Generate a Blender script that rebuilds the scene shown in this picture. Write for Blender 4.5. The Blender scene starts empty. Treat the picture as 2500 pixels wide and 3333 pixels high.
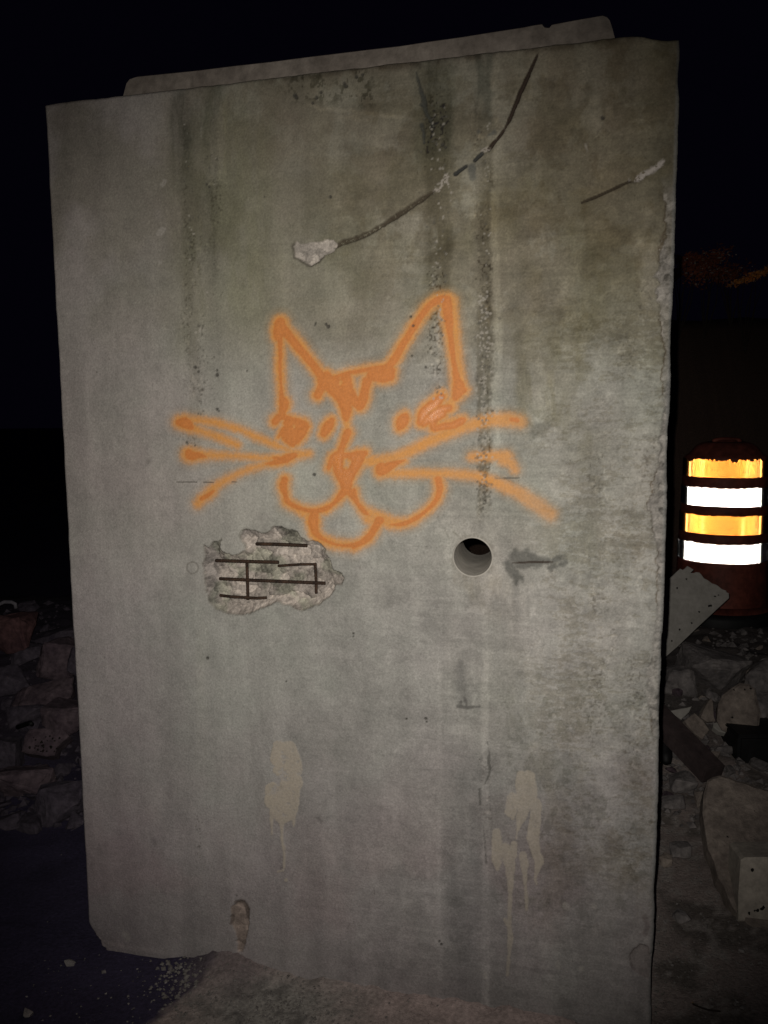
import bpy, bmesh, math, random
import numpy as np
from mathutils import Vector, Matrix, noise as mnoise

S = bpy.context.scene
COL = S.collection
rng = np.random.default_rng(7)
random.seed(7)

# ------------------------------------------------------------------ camera
FPX, CX, CY = 2750.0, 1250.0, 1666.5          # focal length in photo pixels
PITCH = math.radians(6.762); ROLL = math.radians(0.537)
Fv = np.array([0, math.cos(PITCH), -math.sin(PITCH)])
R0 = np.array([1.0, 0, 0]); U0 = np.array([0, math.sin(PITCH), math.cos(PITCH)])
Rv = math.cos(ROLL)*R0 - math.sin(ROLL)*U0
Uv = math.cos(ROLL)*U0 + math.sin(ROLL)*R0
CAM = np.array([0.0, 0.0, 1.5])
cam = bpy.data.cameras.new("camera"); camo = bpy.data.objects.new("camera", cam); COL.objects.link(camo)
M = Matrix(((Rv[0], Uv[0], -Fv[0], CAM[0]), (Rv[1], Uv[1], -Fv[1], CAM[1]), (Rv[2], Uv[2], -Fv[2], CAM[2]), (0, 0, 0, 1)))
camo.matrix_world = M
cam.sensor_fit = 'VERTICAL'; cam.sensor_height = 36.0; cam.lens = FPX/3333*36.0
cam.clip_start = 0.05; cam.clip_end = 500
S.camera = camo
# ------------------------------------------------------------------ night sky, exposure
w = bpy.data.worlds.new("World"); S.world = w; w.use_nodes = True
bg = w.node_tree.nodes['Background']
bg.inputs['Color'].default_value = (0.32, 0.26, 0.80, 1); bg.inputs['Strength'].default_value = 0.0025
S.view_settings.view_transform = 'Standard'; S.view_settings.look = 'None'
S.cycles.blur_glossy = 0.0; S.cycles.sample_clamp_indirect = 0.0
S.view_settings.exposure = 0; S.view_settings.gamma = 1
# the phone's flash, up and left of the lens: the only lit lamp of the photograph
fl = bpy.data.lights.new("phone_flash", 'SPOT'); flo = bpy.data.objects.new("phone_flash", fl); COL.objects.link(flo)
fl.energy = 146; fl.color = (1.0, 0.95, 0.87); fl.shadow_soft_size = 0.004
fl.spot_size = math.radians(79); fl.spot_blend = 1.0
flo.location = (-0.024, 0.0, 1.522)
aim = Vector((-0.02, 1.0, -0.14)); flo.rotation_euler = aim.to_track_quat('-Z', 'Y').to_euler()

def ray(x, y): return Fv + Rv*(x-CX)/FPX + Uv*(CY-y)/FPX
def at(x, y, Y):                      # the point at world depth Y seen at photo pixel (x, y)
    d = ray(x, y); return CAM + d*(Y/d[1])
def ground_at(x, y, z=0.0):
    d = ray(x, y); return CAM + d*((z-CAM[2])/d[2])
def proj(X, Y, Z):
    dx, dy, dz = X-CAM[0], Y-CAM[1], Z-CAM[2]
    zz = dx*Fv[0]+dy*Fv[1]+dz*Fv[2]
    return CX+FPX*(dx*Rv[0]+dy*Rv[1]+dz*Rv[2])/zz, CY-FPX*(dx*Uv[0]+dy*Uv[1]+dz*Uv[2])/zz

# ------------------------------------------------------------------ numpy noise
_T = rng.random((64, 256, 256)).astype(np.float32)
def vn(x, y, seed=0):
    t = _T[seed % 64]
    xi = np.floor(x).astype(np.int64); yi = np.floor(y).astype(np.int64)
    fx = x-xi; fy = y-yi
    fx = fx*fx*(3-2*fx); fy = fy*fy*(3-2*fy)
    a = t[xi & 255, yi & 255]; b = t[(xi+1) & 255, yi & 255]; c = t[xi & 255, (yi+1) & 255]; d = t[(xi+1) & 255, (yi+1) & 255]
    return (a*(1-fx)+b*fx)*(1-fy)+(c*(1-fx)+d*fx)*fy
def fbm(x, y, seed=0, oct=4, gain=0.5):
    s = 0; amp = 1; tot = 0
    for i in range(oct):
        s = s+amp*vn(x*2**i+17.3*i, y*2**i+9.1*i, seed+i); tot += amp; amp *= gain
    return s/tot
def ss(a, b, x):
    t = np.clip((x-a)/(b-a), 0, 1); return t*t*(3-2*t)

# ------------------------------------------------------------------ materials
def mat(name, color, rough=0.85, n_scale=30, n_amt=0.35, bump=0.3, bump_scale=60, attr=None, metallic=0, spec=0.3, col2=None, gloss_attr=None, dist=0.004):
    m = bpy.data.materials.new(name); m.use_nodes = True
    nt = m.node_tree; N = nt.nodes; L = nt.links
    b = N['Principled BSDF']
    b.inputs['Roughness'].default_value = rough; b.inputs['Metallic'].default_value = metallic
    b.inputs['Specular IOR Level'].default_value = spec
    tc = N.new('ShaderNodeTexCoord')
    n1 = N.new('ShaderNodeTexNoise'); n1.inputs['Scale'].default_value = n_scale; n1.inputs['Detail'].default_value = 8; n1.inputs['Roughness'].default_value = 0.65
    L.new(tc.outputs['Object'], n1.inputs['Vector'])
    if attr:
        base = N.new('ShaderNodeAttribute'); base.attribute_name = attr; src = base.outputs['Color']
    else:
        rp = N.new('ShaderNodeValToRGB'); rp.color_ramp.elements[0].position = 0.35; rp.color_ramp.elements[1].position = 0.68
        c2 = col2 or tuple(min(1, c*1.5) for c in color)
        rp.color_ramp.elements[0].color = (*color, 1); rp.color_ramp.elements[1].color = (*c2, 1)
        n0 = N.new('ShaderNodeTexNoise'); n0.inputs['Scale'].default_value = n_scale*0.25; n0.inputs['Detail'].default_value = 6
        L.new(tc.outputs['Object'], n0.inputs['Vector']); L.new(n0.outputs['Fac'], rp.inputs['Fac']); src = rp.outputs['Color']
    mr = N.new('ShaderNodeMapRange'); mr.inputs['From Min'].default_value = 0.3; mr.inputs['From Max'].default_value = 0.7
    mr.inputs['To Min'].default_value = 1-n_amt; mr.inputs['To Max'].default_value = 1+n_amt
    L.new(n1.outputs['Fac'], mr.inputs['Value'])
    mx = N.new('ShaderNodeVectorMath'); mx.operation = 'SCALE'
    L.new(src, mx.inputs[0]); L.new(mr.outputs['Result'], mx.inputs['Scale']); L.new(mx.outputs[0], b.inputs['Base Color'])
    n2 = N.new('ShaderNodeTexNoise'); n2.inputs['Scale'].default_value = bump_scale; n2.inputs['Detail'].default_value = 9; n2.inputs['Roughness'].default_value = 0.7
    L.new(tc.outputs['Object'], n2.inputs['Vector'])
    bp = N.new('ShaderNodeBump'); bp.inputs['Strength'].default_value = bump; bp.inputs['Distance'].default_value = dist
    L.new(n2.outputs['Fac'], bp.inputs['Height']); L.new(bp.outputs['Normal'], b.inputs['Normal'])
    if gloss_attr:
        g = N.new('ShaderNodeAttribute'); g.attribute_name = gloss_attr
        r = N.new('ShaderNodeMapRange'); r.inputs['To Min'].default_value = rough; r.inputs['To Max'].default_value = 0.22
        L.new(g.outputs['Fac'], r.inputs['Value']); L.new(r.outputs['Result'], b.inputs['Roughness'])
    return m

M_face = mat('weathered_concrete', (0.3, 0.3, 0.3), 0.92, 210, 0.20, 0.6, 170, attr='tint', gloss_attr='gloss', dist=0.003)
M_paint = mat('sprayed_paint', (0.3, 0.3, 0.3), 0.7, 190, 0.15, 0.5, 220, attr='tint', gloss_attr='gloss', dist=0.002, spec=0.5)
M_conc = mat('plain_concrete', (0.16, 0.145, 0.13), 0.92, 60, 0.22, 0.4, 90)
M_sleeve = mat('grey_sleeve', (0.28, 0.262, 0.235), 0.75, 40, 0.15, 0.15, 80)
M_key = mat('concrete_tongue', (0.14, 0.118, 0.102), 0.92, 45, 0.25, 0.5, 90, col2=(0.22, 0.19, 0.165))
M_rust = mat('rusty_steel', (0.022, 0.013, 0.009), 0.75, 200, 0.4, 0.6, 300, col2=(0.055, 0.03, 0.018))
M_ground = mat('dusty_ground', (0.1, 0.1, 0.1), 0.95, 90, 0.35, 0.8, 110, attr='tint', dist=0.008)
M_rubA = mat('broken_concrete_grey', (0.15, 0.136, 0.136), 0.95, 40, 0.35, 0.8, 60, col2=(0.26, 0.235, 0.23), dist=0.01)
M_rubB = mat('broken_concrete_tan', (0.20, 0.165, 0.145), 0.95, 40, 0.32, 0.7, 60, col2=(0.31, 0.26, 0.225), dist=0.01)
M_rubL = mat('broken_concrete_dim', (0.055, 0.045, 0.062), 0.95, 40, 0.4, 0.8, 60, col2=(0.10, 0.083, 0.105), dist=0.01)  # darker copy of the grey concrete: left heap's low light put into colour
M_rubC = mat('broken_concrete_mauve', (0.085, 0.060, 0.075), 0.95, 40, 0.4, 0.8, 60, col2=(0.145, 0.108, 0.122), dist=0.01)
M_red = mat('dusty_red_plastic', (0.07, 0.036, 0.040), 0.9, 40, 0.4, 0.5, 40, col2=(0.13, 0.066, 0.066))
M_board = mat('pale_board', (0.30, 0.285, 0.26), 0.9, 60, 0.10, 0.15, 60, col2=(0.37, 0.35, 0.325))
M_block = mat('pale_block', (0.36, 0.32, 0.28), 0.92, 60, 0.2, 0.4, 60, col2=(0.48, 0.43, 0.37))
M_hole_shade = mat('pit_shade_disc', (0.012, 0.010, 0.009), 0.95, 60, 0.1, 0.1, 60)  # near-black discs stand in for the shade inside holes
M_black = mat('black_plastic', (0.008, 0.008, 0.009), 0.6, 30, 0.3, 0.2, 60)
M_timber = mat('dark_timber', (0.05, 0.036, 0.036), 0.85, 30, 0.3, 0.5, 50)
M_drum = mat('dirty_orange_plastic', (0.12, 0.032, 0.022), 0.62, 22, 0.4, 0.12, 40, col2=(0.19, 0.050, 0.034))
M_grit = mat('loose_grit', (0.17, 0.155, 0.145), 0.95, 40, 0.4, 0.4, 60, col2=(0.2, 0.185, 0.175))
M_pebble = mat('pale_pebble', (0.22, 0.20, 0.20), 0.9, 40, 0.3, 0.3, 60, col2=(0.34, 0.31, 0.30))
M_pale_metal = mat('galvanised_bar', (0.16, 0.15, 0.17), 0.6, 40, 0.2, 0.2, 60)
M_leafO = mat('autumn_leaf_orange', (0.85, 0.30, 0.07), 0.5, 30, 0.3, 0.1, 30, col2=(0.95, 0.45, 0.12))  # raised albedo stands in for a distant streetlight on this clump
M_leafR = mat('autumn_leaf_russet', (0.26, 0.065, 0.035), 0.8, 30, 0.3, 0.1, 30, col2=(0.42, 0.14, 0.075))
M_leafP = mat('autumn_leaf_pale', (0.4, 0.33, 0.28), 0.7, 30, 0.3, 0.1, 30)
M_bark = mat('bark', (0.03, 0.022, 0.018), 0.9, 30, 0.3, 0.5, 50)

def retro(name, color, rough):
    m = bpy.data.materials.new(name); m.use_nodes = True
    nt = m.node_tree; N = nt.nodes; L = nt.links; b = N['Principled BSDF']
    b.inputs['Metallic'].default_value = 1.0; b.inputs['Roughness'].default_value = rough
    tc = N.new('ShaderNodeTexCoord'); mp = N.new('ShaderNodeMapping'); mp.inputs['Scale'].default_value = (1, 1, 2.2)
    n = N.new('ShaderNodeTexNoise'); n.inputs['Scale'].default_value = 16; n.inputs['Detail'].default_value = 5; n.inputs['Distortion'].default_value = 1.5
    r = N.new('ShaderNodeValToRGB'); r.color_ramp.elements[0].position = 0.27; r.color_ramp.elements[1].position = 0.42
    r.color_ramp.elements[0].color = tuple(c*0.55 for c in color)+(1,); r.color_ramp.elements[1].color = (*color, 1)
    L.new(tc.outputs['Object'], mp.inputs['Vector']); L.new(mp.outputs[0], n.inputs['Vector']); L.new(n.outputs['Fac'], r.inputs['Fac']); L.new(r.outputs['Color'], b.inputs['Base Color'])
    return m
M_rw = retro('prismatic_sheeting_white', (0.97, 0.97, 0.95), 0.13)
M_ro = retro('prismatic_sheeting_orange', (0.97, 0.64, 0.31), 0.16)

# ------------------------------------------------------------------ object helpers
def tag(o, label=None, cat=None, group=None, kind=None):
    if label: o['label'] = label
    if cat: o['category'] = cat
    if group: o['group'] = group
    if kind: o['kind'] = kind
    return o
def empty(name, loc, label, cat, group=None):
    o = bpy.data.objects.new(name, None); o.location = loc; COL.objects.link(o); return tag(o, label, cat, group)
def link(name, me, m, parent=None):
    o = bpy.data.objects.new(name, me); COL.objects.link(o)
    if m and not me.materials: me.materials.append(m)
    if parent:
        o.parent = parent; o.matrix_parent_inverse = Matrix.Translation(parent.location).inverted()
    return o
def bm_obj(name, bm, m, parent=None, smooth=False):
    me = bpy.data.meshes.new(name); bm.to_mesh(me); bm.free()
    if smooth: me.polygons.foreach_set('use_smooth', [True]*len(me.polygons))
    return link(name, me, m, parent)
def np_mesh(name, V, Q, loops_per=4):
    me = bpy.data.meshes.new(name)
    me.vertices.add(len(V)); me.vertices.foreach_set('co', np.ascontiguousarray(V, np.float32).ravel())
    me.loops.add(Q.size); me.loops.foreach_set('vertex_index', Q.astype(np.int32).ravel())
    me.polygons.add(len(Q)); me.polygons.foreach_set('loop_start', np.arange(0, Q.size, loops_per, dtype=np.int32))
    me.polygons.foreach_set('use_smooth', [False]*len(me.polygons)); me.update(calc_edges=True); return me
def add_attr(me, name, arr, typ):
    a = me.attributes.new(name, typ, 'POINT')
    if typ == 'FLOAT_COLOR':
        c = np.ones((len(arr), 4), np.float32); c[:, :3] = arr; a.data.foreach_set('color', c.ravel())
    else: a.data.foreach_set('value', np.ascontiguousarray(arr, np.float32))
def tube_mb(bm, pts, r, seg=10, ribs=0):
    rings = []
    pts = [Vector(p) for p in pts]
    for i, p in enumerate(pts):
        d = (pts[min(i+1, len(pts)-1)]-pts[max(i-1, 0)]).normalized()
        a = d.orthogonal().normalized() if i == 0 else (pa - d*pa.dot(d)).normalized()
        pa = a; b = d.cross(a)
        rr = r[i] if isinstance(r, (list, tuple)) else r
        if ribs: rr *= 1+ribs*(i % 2)
        rings.append([bm.verts.new(p+(a*math.cos(t)+b*math.sin(t))*rr) for t in [2*math.pi*k/seg for k in range(seg)]])
    for A, B in zip(rings, rings[1:]):
        for k in range(seg): bm.faces.new((A[k], A[(k+1) % seg], B[(k+1) % seg], B[k]))
    bm.faces.new(rings[0][::-1]); bm.faces.new(rings[-1])
def lathe(bm, prof, c, seg=64, close=False):
    rings = [[bm.verts.new((c[0]+r*math.cos(2*math.pi*k/seg), c[1]+r*math.sin(2*math.pi*k/seg), c[2]+z)) for k in range(seg)] for r, z in prof]
    for A, B in zip(rings, rings[1:]):
        for k in range(seg): bm.faces.new((A[k], A[(k+1) % seg], B[(k+1) % seg], B[k]))
    return rings

# ================================================================== THE SLAB
_xl = 143+144*(3085-337)/2663
dB = ray(_xl, 3085); BL = (CAM+dB*(-1.5/dB[2]))[:2]
dT = ray(143, 337); H = 1.5+dT[2]*np.hypot(*BL)/np.hypot(dT[0], dT[1])
dR = ray(2219, 94); k_ = (H-1.5)/dR[2]; BR = dR[:2]*k_
W = float(np.hypot(*(BR-BL))); e = (BR-BL)/W
E3 = np.array([e[0], e[1], 0.0]); N3 = np.array([e[1], -e[0], 0.0])       # N3 points at the camera's side
if N3 @ np.array([0, -1, 0]) < 0: N3 = -N3
O3 = np.array([BL[0], BL[1], 0.0]); THK = 0.29; H = float(H)
def face_uv(x, y, off=0.0):            # where the ray through a photo pixel meets the slab's face
    d = ray(x, y); t = ((O3+N3*off-CAM) @ N3)/(d @ N3); P = CAM+d*t-O3
    return float(P @ E3), float(P[2])
def face_pt(x, y, off=0.0):
    d = ray(x, y); t = ((O3+N3*off-CAM) @ N3)/(d @ N3); return CAM+d*t

STEP = 0.0024; ZB = -0.05
nu, nv = int(W/STEP), int((H-ZB)/STEP)
uu, vv = np.meshgrid(np.linspace(0, 1, nu), np.linspace(0, 1, nv))
# uneven outline: broken bottom left corner, chipped top right corner, wavering edges
vr = ZB+vv*(H-ZB)
def px_v(y): return face_uv(143+144*(y-337)/2663, y)[1]
cz = face_uv(_xl, 3000)[1]
lo = (0.045+0.034*(fbm(vr*70, vr*0+3, 44, 3)-0.5))*np.clip((cz-vr)/(cz), 0, 1.6)**1.2+0.0022*(fbm(vr*14, vr*0, 3)-0.5)*2
hi = W-0.009*np.maximum(0, fbm(vr*7, vr*0+5, 5, 3)-0.5)*2-0.003*np.maximum(0, fbm(vr*70, vr*0, 6)-0.45)
X = lo+(hi-lo)*uu
topx = np.array([0, 0.03, 0.19, 0.5, 0.9, 1.30, 1.40, 1.44, 1.49, 1.6]); topd = np.array([0.003, 0, 0.0, 0.001, 0.0, 0.0, 0.0, 0.004, 0.018, 0.026])
Hh = H-np.interp(X, topx, topd)-0.004*(fbm(X*30, X*0, 8)-0.4)
Y = ZB+vv*(Hh-ZB)
P0 = O3+X[..., None]*E3+Y[..., None]*np.array([0, 0, 1.0])
px, py = proj(P0[..., 0], P0[..., 1], P0[..., 2])
px = px.ravel().astype(np.float32); py = py.ravel().astype(np.float32)
U = X.ravel(); V = Y.ravel(); n = len(U)

# ---- base tint: an even grey with large soft blotches
base = np.array([0.296, 0.286, 0.256], np.float32)
f1 = fbm(U*3.1, V*2.2, 11, 5); f2 = fbm(U*14, V*9, 15, 5, 0.6); f3 = fbm(U*70, V*60, 19, 4, 0.65); f4 = fbm(U*22, V*1.6, 23, 4)
fine = fbm(U*260, V*260, 27, 3, 0.7)
col = base[None, :]*(1+0.30*(f1-0.5)+0.22*(f2-0.5)+0.16*(f3-0.5)+0.30*(f4-0.5)+0.18*(fine-0.5))[:, None]
hue = (fbm(U*6, V*6, 33, 5, 0.6)-0.5)[:, None]
col = col*(1+hue*np.array([[0.08, -0.02, 0.05]]))
blt = ss(0.42, 0.60, fbm(U*17, V*13, 36, 6, 0.72)); blt2 = ss(0.50, 0.60, fbm(U*34, V*30, 38, 6, 0.75)); col = col*(0.97+0.06*blt-0.04*blt2)[:, None]
right = ss(0.5, 1.1, U)
for k_, (a_, b_, sd_, th_, am_) in enumerate(((6, 5, 2, 0.53, -0.05), (13, 9, 14, 0.56, 0.07), (19, 26, 22, 0.58, -0.09), (38, 30, 30, 0.60, 0.07), (5, 70, 40, 0.57, -0.05), (4, 110, 42, 0.58, 0.05))):
    col = col*(1+am_*(0.42+0.85*right)*ss(th_-0.018, th_+0.018, fbm(U*a_, V*b_, sd_, 6, 0.62)))[:, None]
grn = fbm(U*420, V*420, 41, 2, 0.8); col = col*(1+0.20*(grn-0.5))[:, None]
def mixc(mask, c, k=1.0):
    global col
    m_ = np.clip(mask*k, 0, 1)[:, None]; col = col*(1-m_)+np.array(c, np.float32)[None, :]*m_
def mul(mask, c):
    global col
    mask = np.clip(mask, -1.2, 1.25)
    col = col*(1-mask[:, None]*(1-np.array(c, np.float32)[None, :]))
ty_ = lambda x: 337+(94-337)*(x-143)/2076
wx = px+(f2-0.5)*70; wy = py+(fbm(U*9, V*6, 31)-0.5)*120
stk = fbm(U*30, V*7, 45, 5, 0.65)
def strip(x0, x1, y0, y1, sx=14, sy=60, wob=1.0):
    X_ = px+(f2-0.5)*34*wob+(f3-0.5)*16*wob
    return ss(x0-sx, x0+sx, X_)*(1-ss(x1-sx, x1+sx, X_))*ss(y0-sy, y0+sy, wy)*(1-ss(y1-sy, y1+sy, wy))*(0.72+0.70*ss(0.36, 0.60, stk))
def blob(cx, cy, rx, ry, ang=0, soft=0.5, rag=0.5):
    c, s = math.cos(ang), math.sin(ang); dx, dy = px-cx, py-cy
    d = np.sqrt(((dx*c+dy*s)/rx)**2+((-dx*s+dy*c)/ry)**2)+rag*(f3-0.5)+rag*(f2-0.5)
    return 1-ss(1-soft, 1+soft, d)
# greener damp fields and brown film; mauve edges and pale centre imitate flash falloff
mul(ss(400, 900, wx)*(1-ss(1000, 1300, wy)), (0.82, 0.785, 0.70))

mul(ss(1450, 1900, wx)*(1-ss(500, 1100, wy)), (0.88, 0.84, 0.80))
mul(strip(560, 900, 300, 1050, 70, 160)*0.8, (0.86, 0.87, 0.80))
mul(ss(0.5, 0.68, fbm(U*5, V*4, 35))*ss(200, 700, 1500-wy), (0.80, 0.80, 0.74))
mul((1-ss(350, 800, wx))*0.9, (0.98, 0.925, 0.97)); mul((1-ss(250, 500, wx))*(1-ss(300, 1500, py))*0.8, (0.86, 0.82, 0.84))  # mauve left edge and darker top-left corner: light falloff put into the colour
mul(ss(2200, 2900, wy), (0.985, 0.935, 0.985)); mul(ss(1500, 2100, wy), (0.975, 0.985, 1.03)); mul(-strip(300, 1500, 2700, 3333, 100, 200)*0.3, (0.85, 0.88, 0.88))  # mauve toward the foot is the flash's edge hue, put into the tint
mul(ss(0.50, 0.66, fbm(U*4, V*4, 39))*ss(2300, 2900, py)*0.4, (0.97, 0.85, 0.86))  # pinkish foot patches carry the same painted edge hue
ra = fbm(U*11, V*8, 34, 6, 0.66)
mul(ss(0.46, 0.56, ra)*(1-ss(700, 1300, wy))*ss(900, 1300, wx)*0.8, (0.76, 0.725, 0.67))
mul(ss(0.50, 0.60, fbm(U*7, V*16, 37, 6, 0.66))*(1-ss(900, 1500, wy))*ss(600, 1500, wx)*0.7, (0.86, 0.84, 0.78))
mul(np.clip((1-ss(150, 420, py-ty_(px)))*ss(420, 640, wx), 0, 1)*0.7*ss(0.36, 0.60, f2), (0.72, 0.68, 0.64))
mul(-blob(1080, 1900, 560, 520, 0, 0.8, 0.4)*0.45, (0.78, 0.78, 0.80))  # centre lightened in the tint, standing in for a brighter flash
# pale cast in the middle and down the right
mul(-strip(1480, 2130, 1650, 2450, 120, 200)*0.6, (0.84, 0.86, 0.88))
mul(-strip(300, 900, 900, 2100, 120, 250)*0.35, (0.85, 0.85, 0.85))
# vertical stains
mul(strip(560, 632, 250, 560, 22, 110)*0.8, (0.60, 0.62, 0.61)); mul(strip(572, 622, 300, 470, 12, 60)*0.5, (0.68, 0.68, 0.68))
mul(strip(655, 720, 250, 500, 16, 90)*0.7, (0.66, 0.68, 0.66))
mul(strip(635, 655, 250, 470, 10, 60)*0.6, (0.7, 0.7, 0.7))
mul(strip(590, 700, 560, 1050, 16, 120)*0.6, (0.80, 0.80, 0.78))
mul(strip(615, 650, 1050, 1450, 8, 80)*0.6, (0.80, 0.78, 0.75))
mul(-strip(712, 742, 330, 620, 6, 60)*0.6, (0.75, 0.75, 0.78))
mul(-strip(730, 760, 1000, 1400, 8, 60)*0.35, (0.8, 0.8, 0.8))
mul(strip(1380, 1470, 180, 980, 20, 70)*0.85, (0.72, 0.71, 0.67))
mul(strip(1350, 1480, 150, 520, 14, 50)*0.8, (0.74, 0.77, 0.76))
mul(strip(1545, 1600, 150, 430, 10, 40)*0.8, (0.60, 0.62, 0.62))
mul(strip(1560, 1600, 500, 1000, 10, 50)*0.8, (0.72, 0.71, 0.68))
mul(strip(1552, 1596, 930, 1660, 8, 50), (0.68, 0.66, 0.62))
mul(-strip(1490, 1545, 560, 900, 10, 80)*0.35, (0.8, 0.78, 0.78))
mul(-strip(1604, 1628, 560, 1560, 6, 120)*0.8, (0.76, 0.75, 0.75))
mul(-strip(1466, 1486, 680, 1000, 6, 60)*0.6, (0.76, 0.75, 0.75))
mul(-strip(1568, 1592, 1950, 3333, 5, 60, 0.5)*0.7, (0.78, 0.78, 0.78))
mul(-strip(1425, 1440, 1900, 3333, 5, 60, 0.5)*0.45, (0.8, 0.8, 0.8))
mul(strip(1440, 1565, 2480, 3333, 26, 220, 0.8)*0.6, (0.82, 0.835, 0.84))
mul(strip(1460, 1520, 2700, 3150, 24, 120)*0.6, (0.84, 0.84, 0.84))
mul(strip(1700, 2130, 2380, 3000, 60, 160)*ss(0.42, 0.62, f2)*0.7, (0.82, 0.80, 0.76))
mul(strip(1600, 1980, 600, 1500, 60, 120)*ss(0.45, 0.60, fbm(U*8, V*5, 43))*0.85, (0.80, 0.78, 0.70))
mul(-strip(1000, 1320, 345, 358, 30, 5, 0.3)*0.7, (0.74, 0.76, 0.78))
mul(-strip(1080, 1230, 366, 380, 30, 5, 0.3)*0.4, (0.74, 0.76, 0.78))
mul(strip(1090, 1300, 455, 480, 60, 8, 0.3)*0.3, (0.7, 0.7, 0.7))
mul(-strip(640, 680, 2030, 2500, 10, 90)*0.30, (0.8, 0.8, 0.84))
mul(strip(1380, 1650, 1880, 2020, 60, 40)*ss(0.4, 0.6, f2)*0.6, (0.82, 0.80, 0.75))
# top lip: dark joint line under the tongue
ty = 337+(94-337)*(px-143)/2076
ed = py-ty
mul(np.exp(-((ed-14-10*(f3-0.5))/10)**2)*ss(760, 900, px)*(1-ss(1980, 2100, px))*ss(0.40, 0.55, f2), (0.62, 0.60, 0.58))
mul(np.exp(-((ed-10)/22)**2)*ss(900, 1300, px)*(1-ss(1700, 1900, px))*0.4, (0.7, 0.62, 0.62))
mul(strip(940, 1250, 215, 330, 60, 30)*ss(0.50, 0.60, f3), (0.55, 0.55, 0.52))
mul(-strip(560, 1000, 1350, 1700, 60, 60)*0.15, (0.8, 0.8, 0.8))
# combed, horizontally torn surface on the right: the sheet of laitance is ripped
comb = fbm(U*44, V*120, 47, 5, 0.75); comb2 = fbm(U*9, V*9, 51, 3)
cm = ss(0.57, 0.66, comb+0.75*(comb2-0.5))*ss(1600, 1850, px+(f1-0.5)*200)*ss(850, 1050, py)*(1-ss(2750, 3000, py))
mul(cm*(0.35+0.6*grn), (0.70, 0.675, 0.61))
cm2 = ss(0.57, 0.65, fbm(U*48, V*90, 55, 5, 0.72)+0.6*(f2-0.5))*ss(1850, 2080, px)*ss(1500, 1700, py)*(1-ss(2800, 3000, py))
mul(cm2*0.55, (0.66, 0.62, 0.55))
mul(ss(0.58, 0.64, fbm(U*45, V*34, 56, 5, 0.7))*ss(1500, 1750, px)*ss(2000, 2300, py)*(1-ss(2900, 3100, py))*0.6, (0.66, 0.67, 0.63))
mul(-ss(0.58, 0.72, fbm(U*30, V*26, 57, 4, 0.65))*ss(1560, 1750, px)*ss(520, 900, py)*(1-ss(2000, 2300, py))*0.8, (0.80, 0.80, 0.80))
# fine veins of lime
vein = 1-np.abs(fbm(U*17, V*13, 58, 6, 0.62)-0.5)*2
mul(-ss(0.955, 0.99, vein)*ss(0.48, 0.6, ra)*ss(1560, 1700, px)*ss(560, 800, py)*(1-ss(1300, 1500, py))*0.6, (0.72, 0.72, 0.72))

# specks and pits over the whole face
spk = vn(U*150, V*150, 61); mul(ss(0.965, 0.985, spk)*ss(0.5, 0.6, f3)*0.8, (0.52, 0.5, 0.48))
spk2 = vn(U*190, V*190, 62); mul(-ss(0.975, 0.99, spk2)*ss(0.55, 0.65, fbm(U*7, V*7, 60))*0.5, (0.7, 0.7, 0.7))

pk = vn(U*230, V*230, 63); pk3 = vn(U*120, V*120, 60)
clump = ss(0.50, 0.64, fbm(U*24, V*8, 49, 5))
def pore(x0, x1, y0, y1, k_=1.0):
    m_ = strip(x0, x1, y0, y1, 14, 60)*clump*k_
    mul(ss(0.66, 0.80, pk)*m_, (0.48, 0.46, 0.44)); mul(-ss(0.72, 0.84, pk3)*m_, (0.62, 0.64, 0.66))
scatb = 1; pore(1385, 1465, 180, 1250, 1.1); pore(1548, 1602, 420, 1680, 0.95); pore(590, 720, 300, 1500, 0.5); pore(1548, 1602, 2300, 2900, 0.5)
pore(1900, 2140, 900, 2500, 0.5)
disp = np.zeros(n, np.float32)            # depth into the face, metres
disp += 0.0012*(f1-0.5)+0.0006*(f3-0.5)
disp += cm*0.0012

# ---- strokes: signed distance (photo px) to a polyline whose half width varies
def dist(strokes, wob=5.0, reach=70):
    S_ = np.full(n, 999.0, np.float32)
    for st in strokes:
        for a, b in zip(st, st[1:] if len(st) > 1 else st):
            x0, x1 = min(a[0]-a[2], b[0]-b[2])-reach, max(a[0]+a[2], b[0]+b[2])+reach
            y0, y1 = min(a[1]-a[2], b[1]-b[2])-reach, max(a[1]+a[2], b[1]+b[2])+reach
            idx = np.nonzero((px > x0) & (px < x1) & (py > y0) & (py < y1))[0]
            if not len(idx): continue
            X_, Y_ = px[idx], py[idx]
            dx, dy = b[0]-a[0], b[1]-a[1]; L2 = dx*dx+dy*dy+1e-6
            t = np.clip(((X_-a[0])*dx+(Y_-a[1])*dy)/L2, 0, 1)
            d = np.hypot(X_-a[0]-t*dx, Y_-a[1]-t*dy)-(a[2]+t*(b[2]-a[2]))
            S_[idx] = np.minimum(S_[idx], d)
    return S_+wob*(f3-0.5)*2
def smooth(pts, k=5):                      # Catmull-Rom through (x, y, w)
    if len(pts) < 3: return pts
    P = [np.array(p, float) for p in pts]; P = [2*P[0]-P[1]]+P+[2*P[-1]-P[-2]]; out = []
    for i in range(1, len(P)-2):
        for j in range(k):
            t = j/k; q = 0.5*((2*P[i])+(P[i+1]-P[i-1])*t+(2*P[i-1]-5*P[i]+4*P[i+1]-P[i+2])*t*t+(3*P[i]-P[i-1]-3*P[i+1]+P[i+2])*t**3)
            out.append(tuple(q))
    out.append(tuple(P[-2])); return out
K = 0.4521
def C(ox, oy, pts, sm=True):
    q = [(ox+x*K, oy+y*K, w_*K) for x, y, w_ in pts]; return smooth(q) if sm else q
A3 = lambda p, s=True: C(500, 900, p, s)
A4 = lambda p, s=True: C(1150, 900, p, s)
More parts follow.
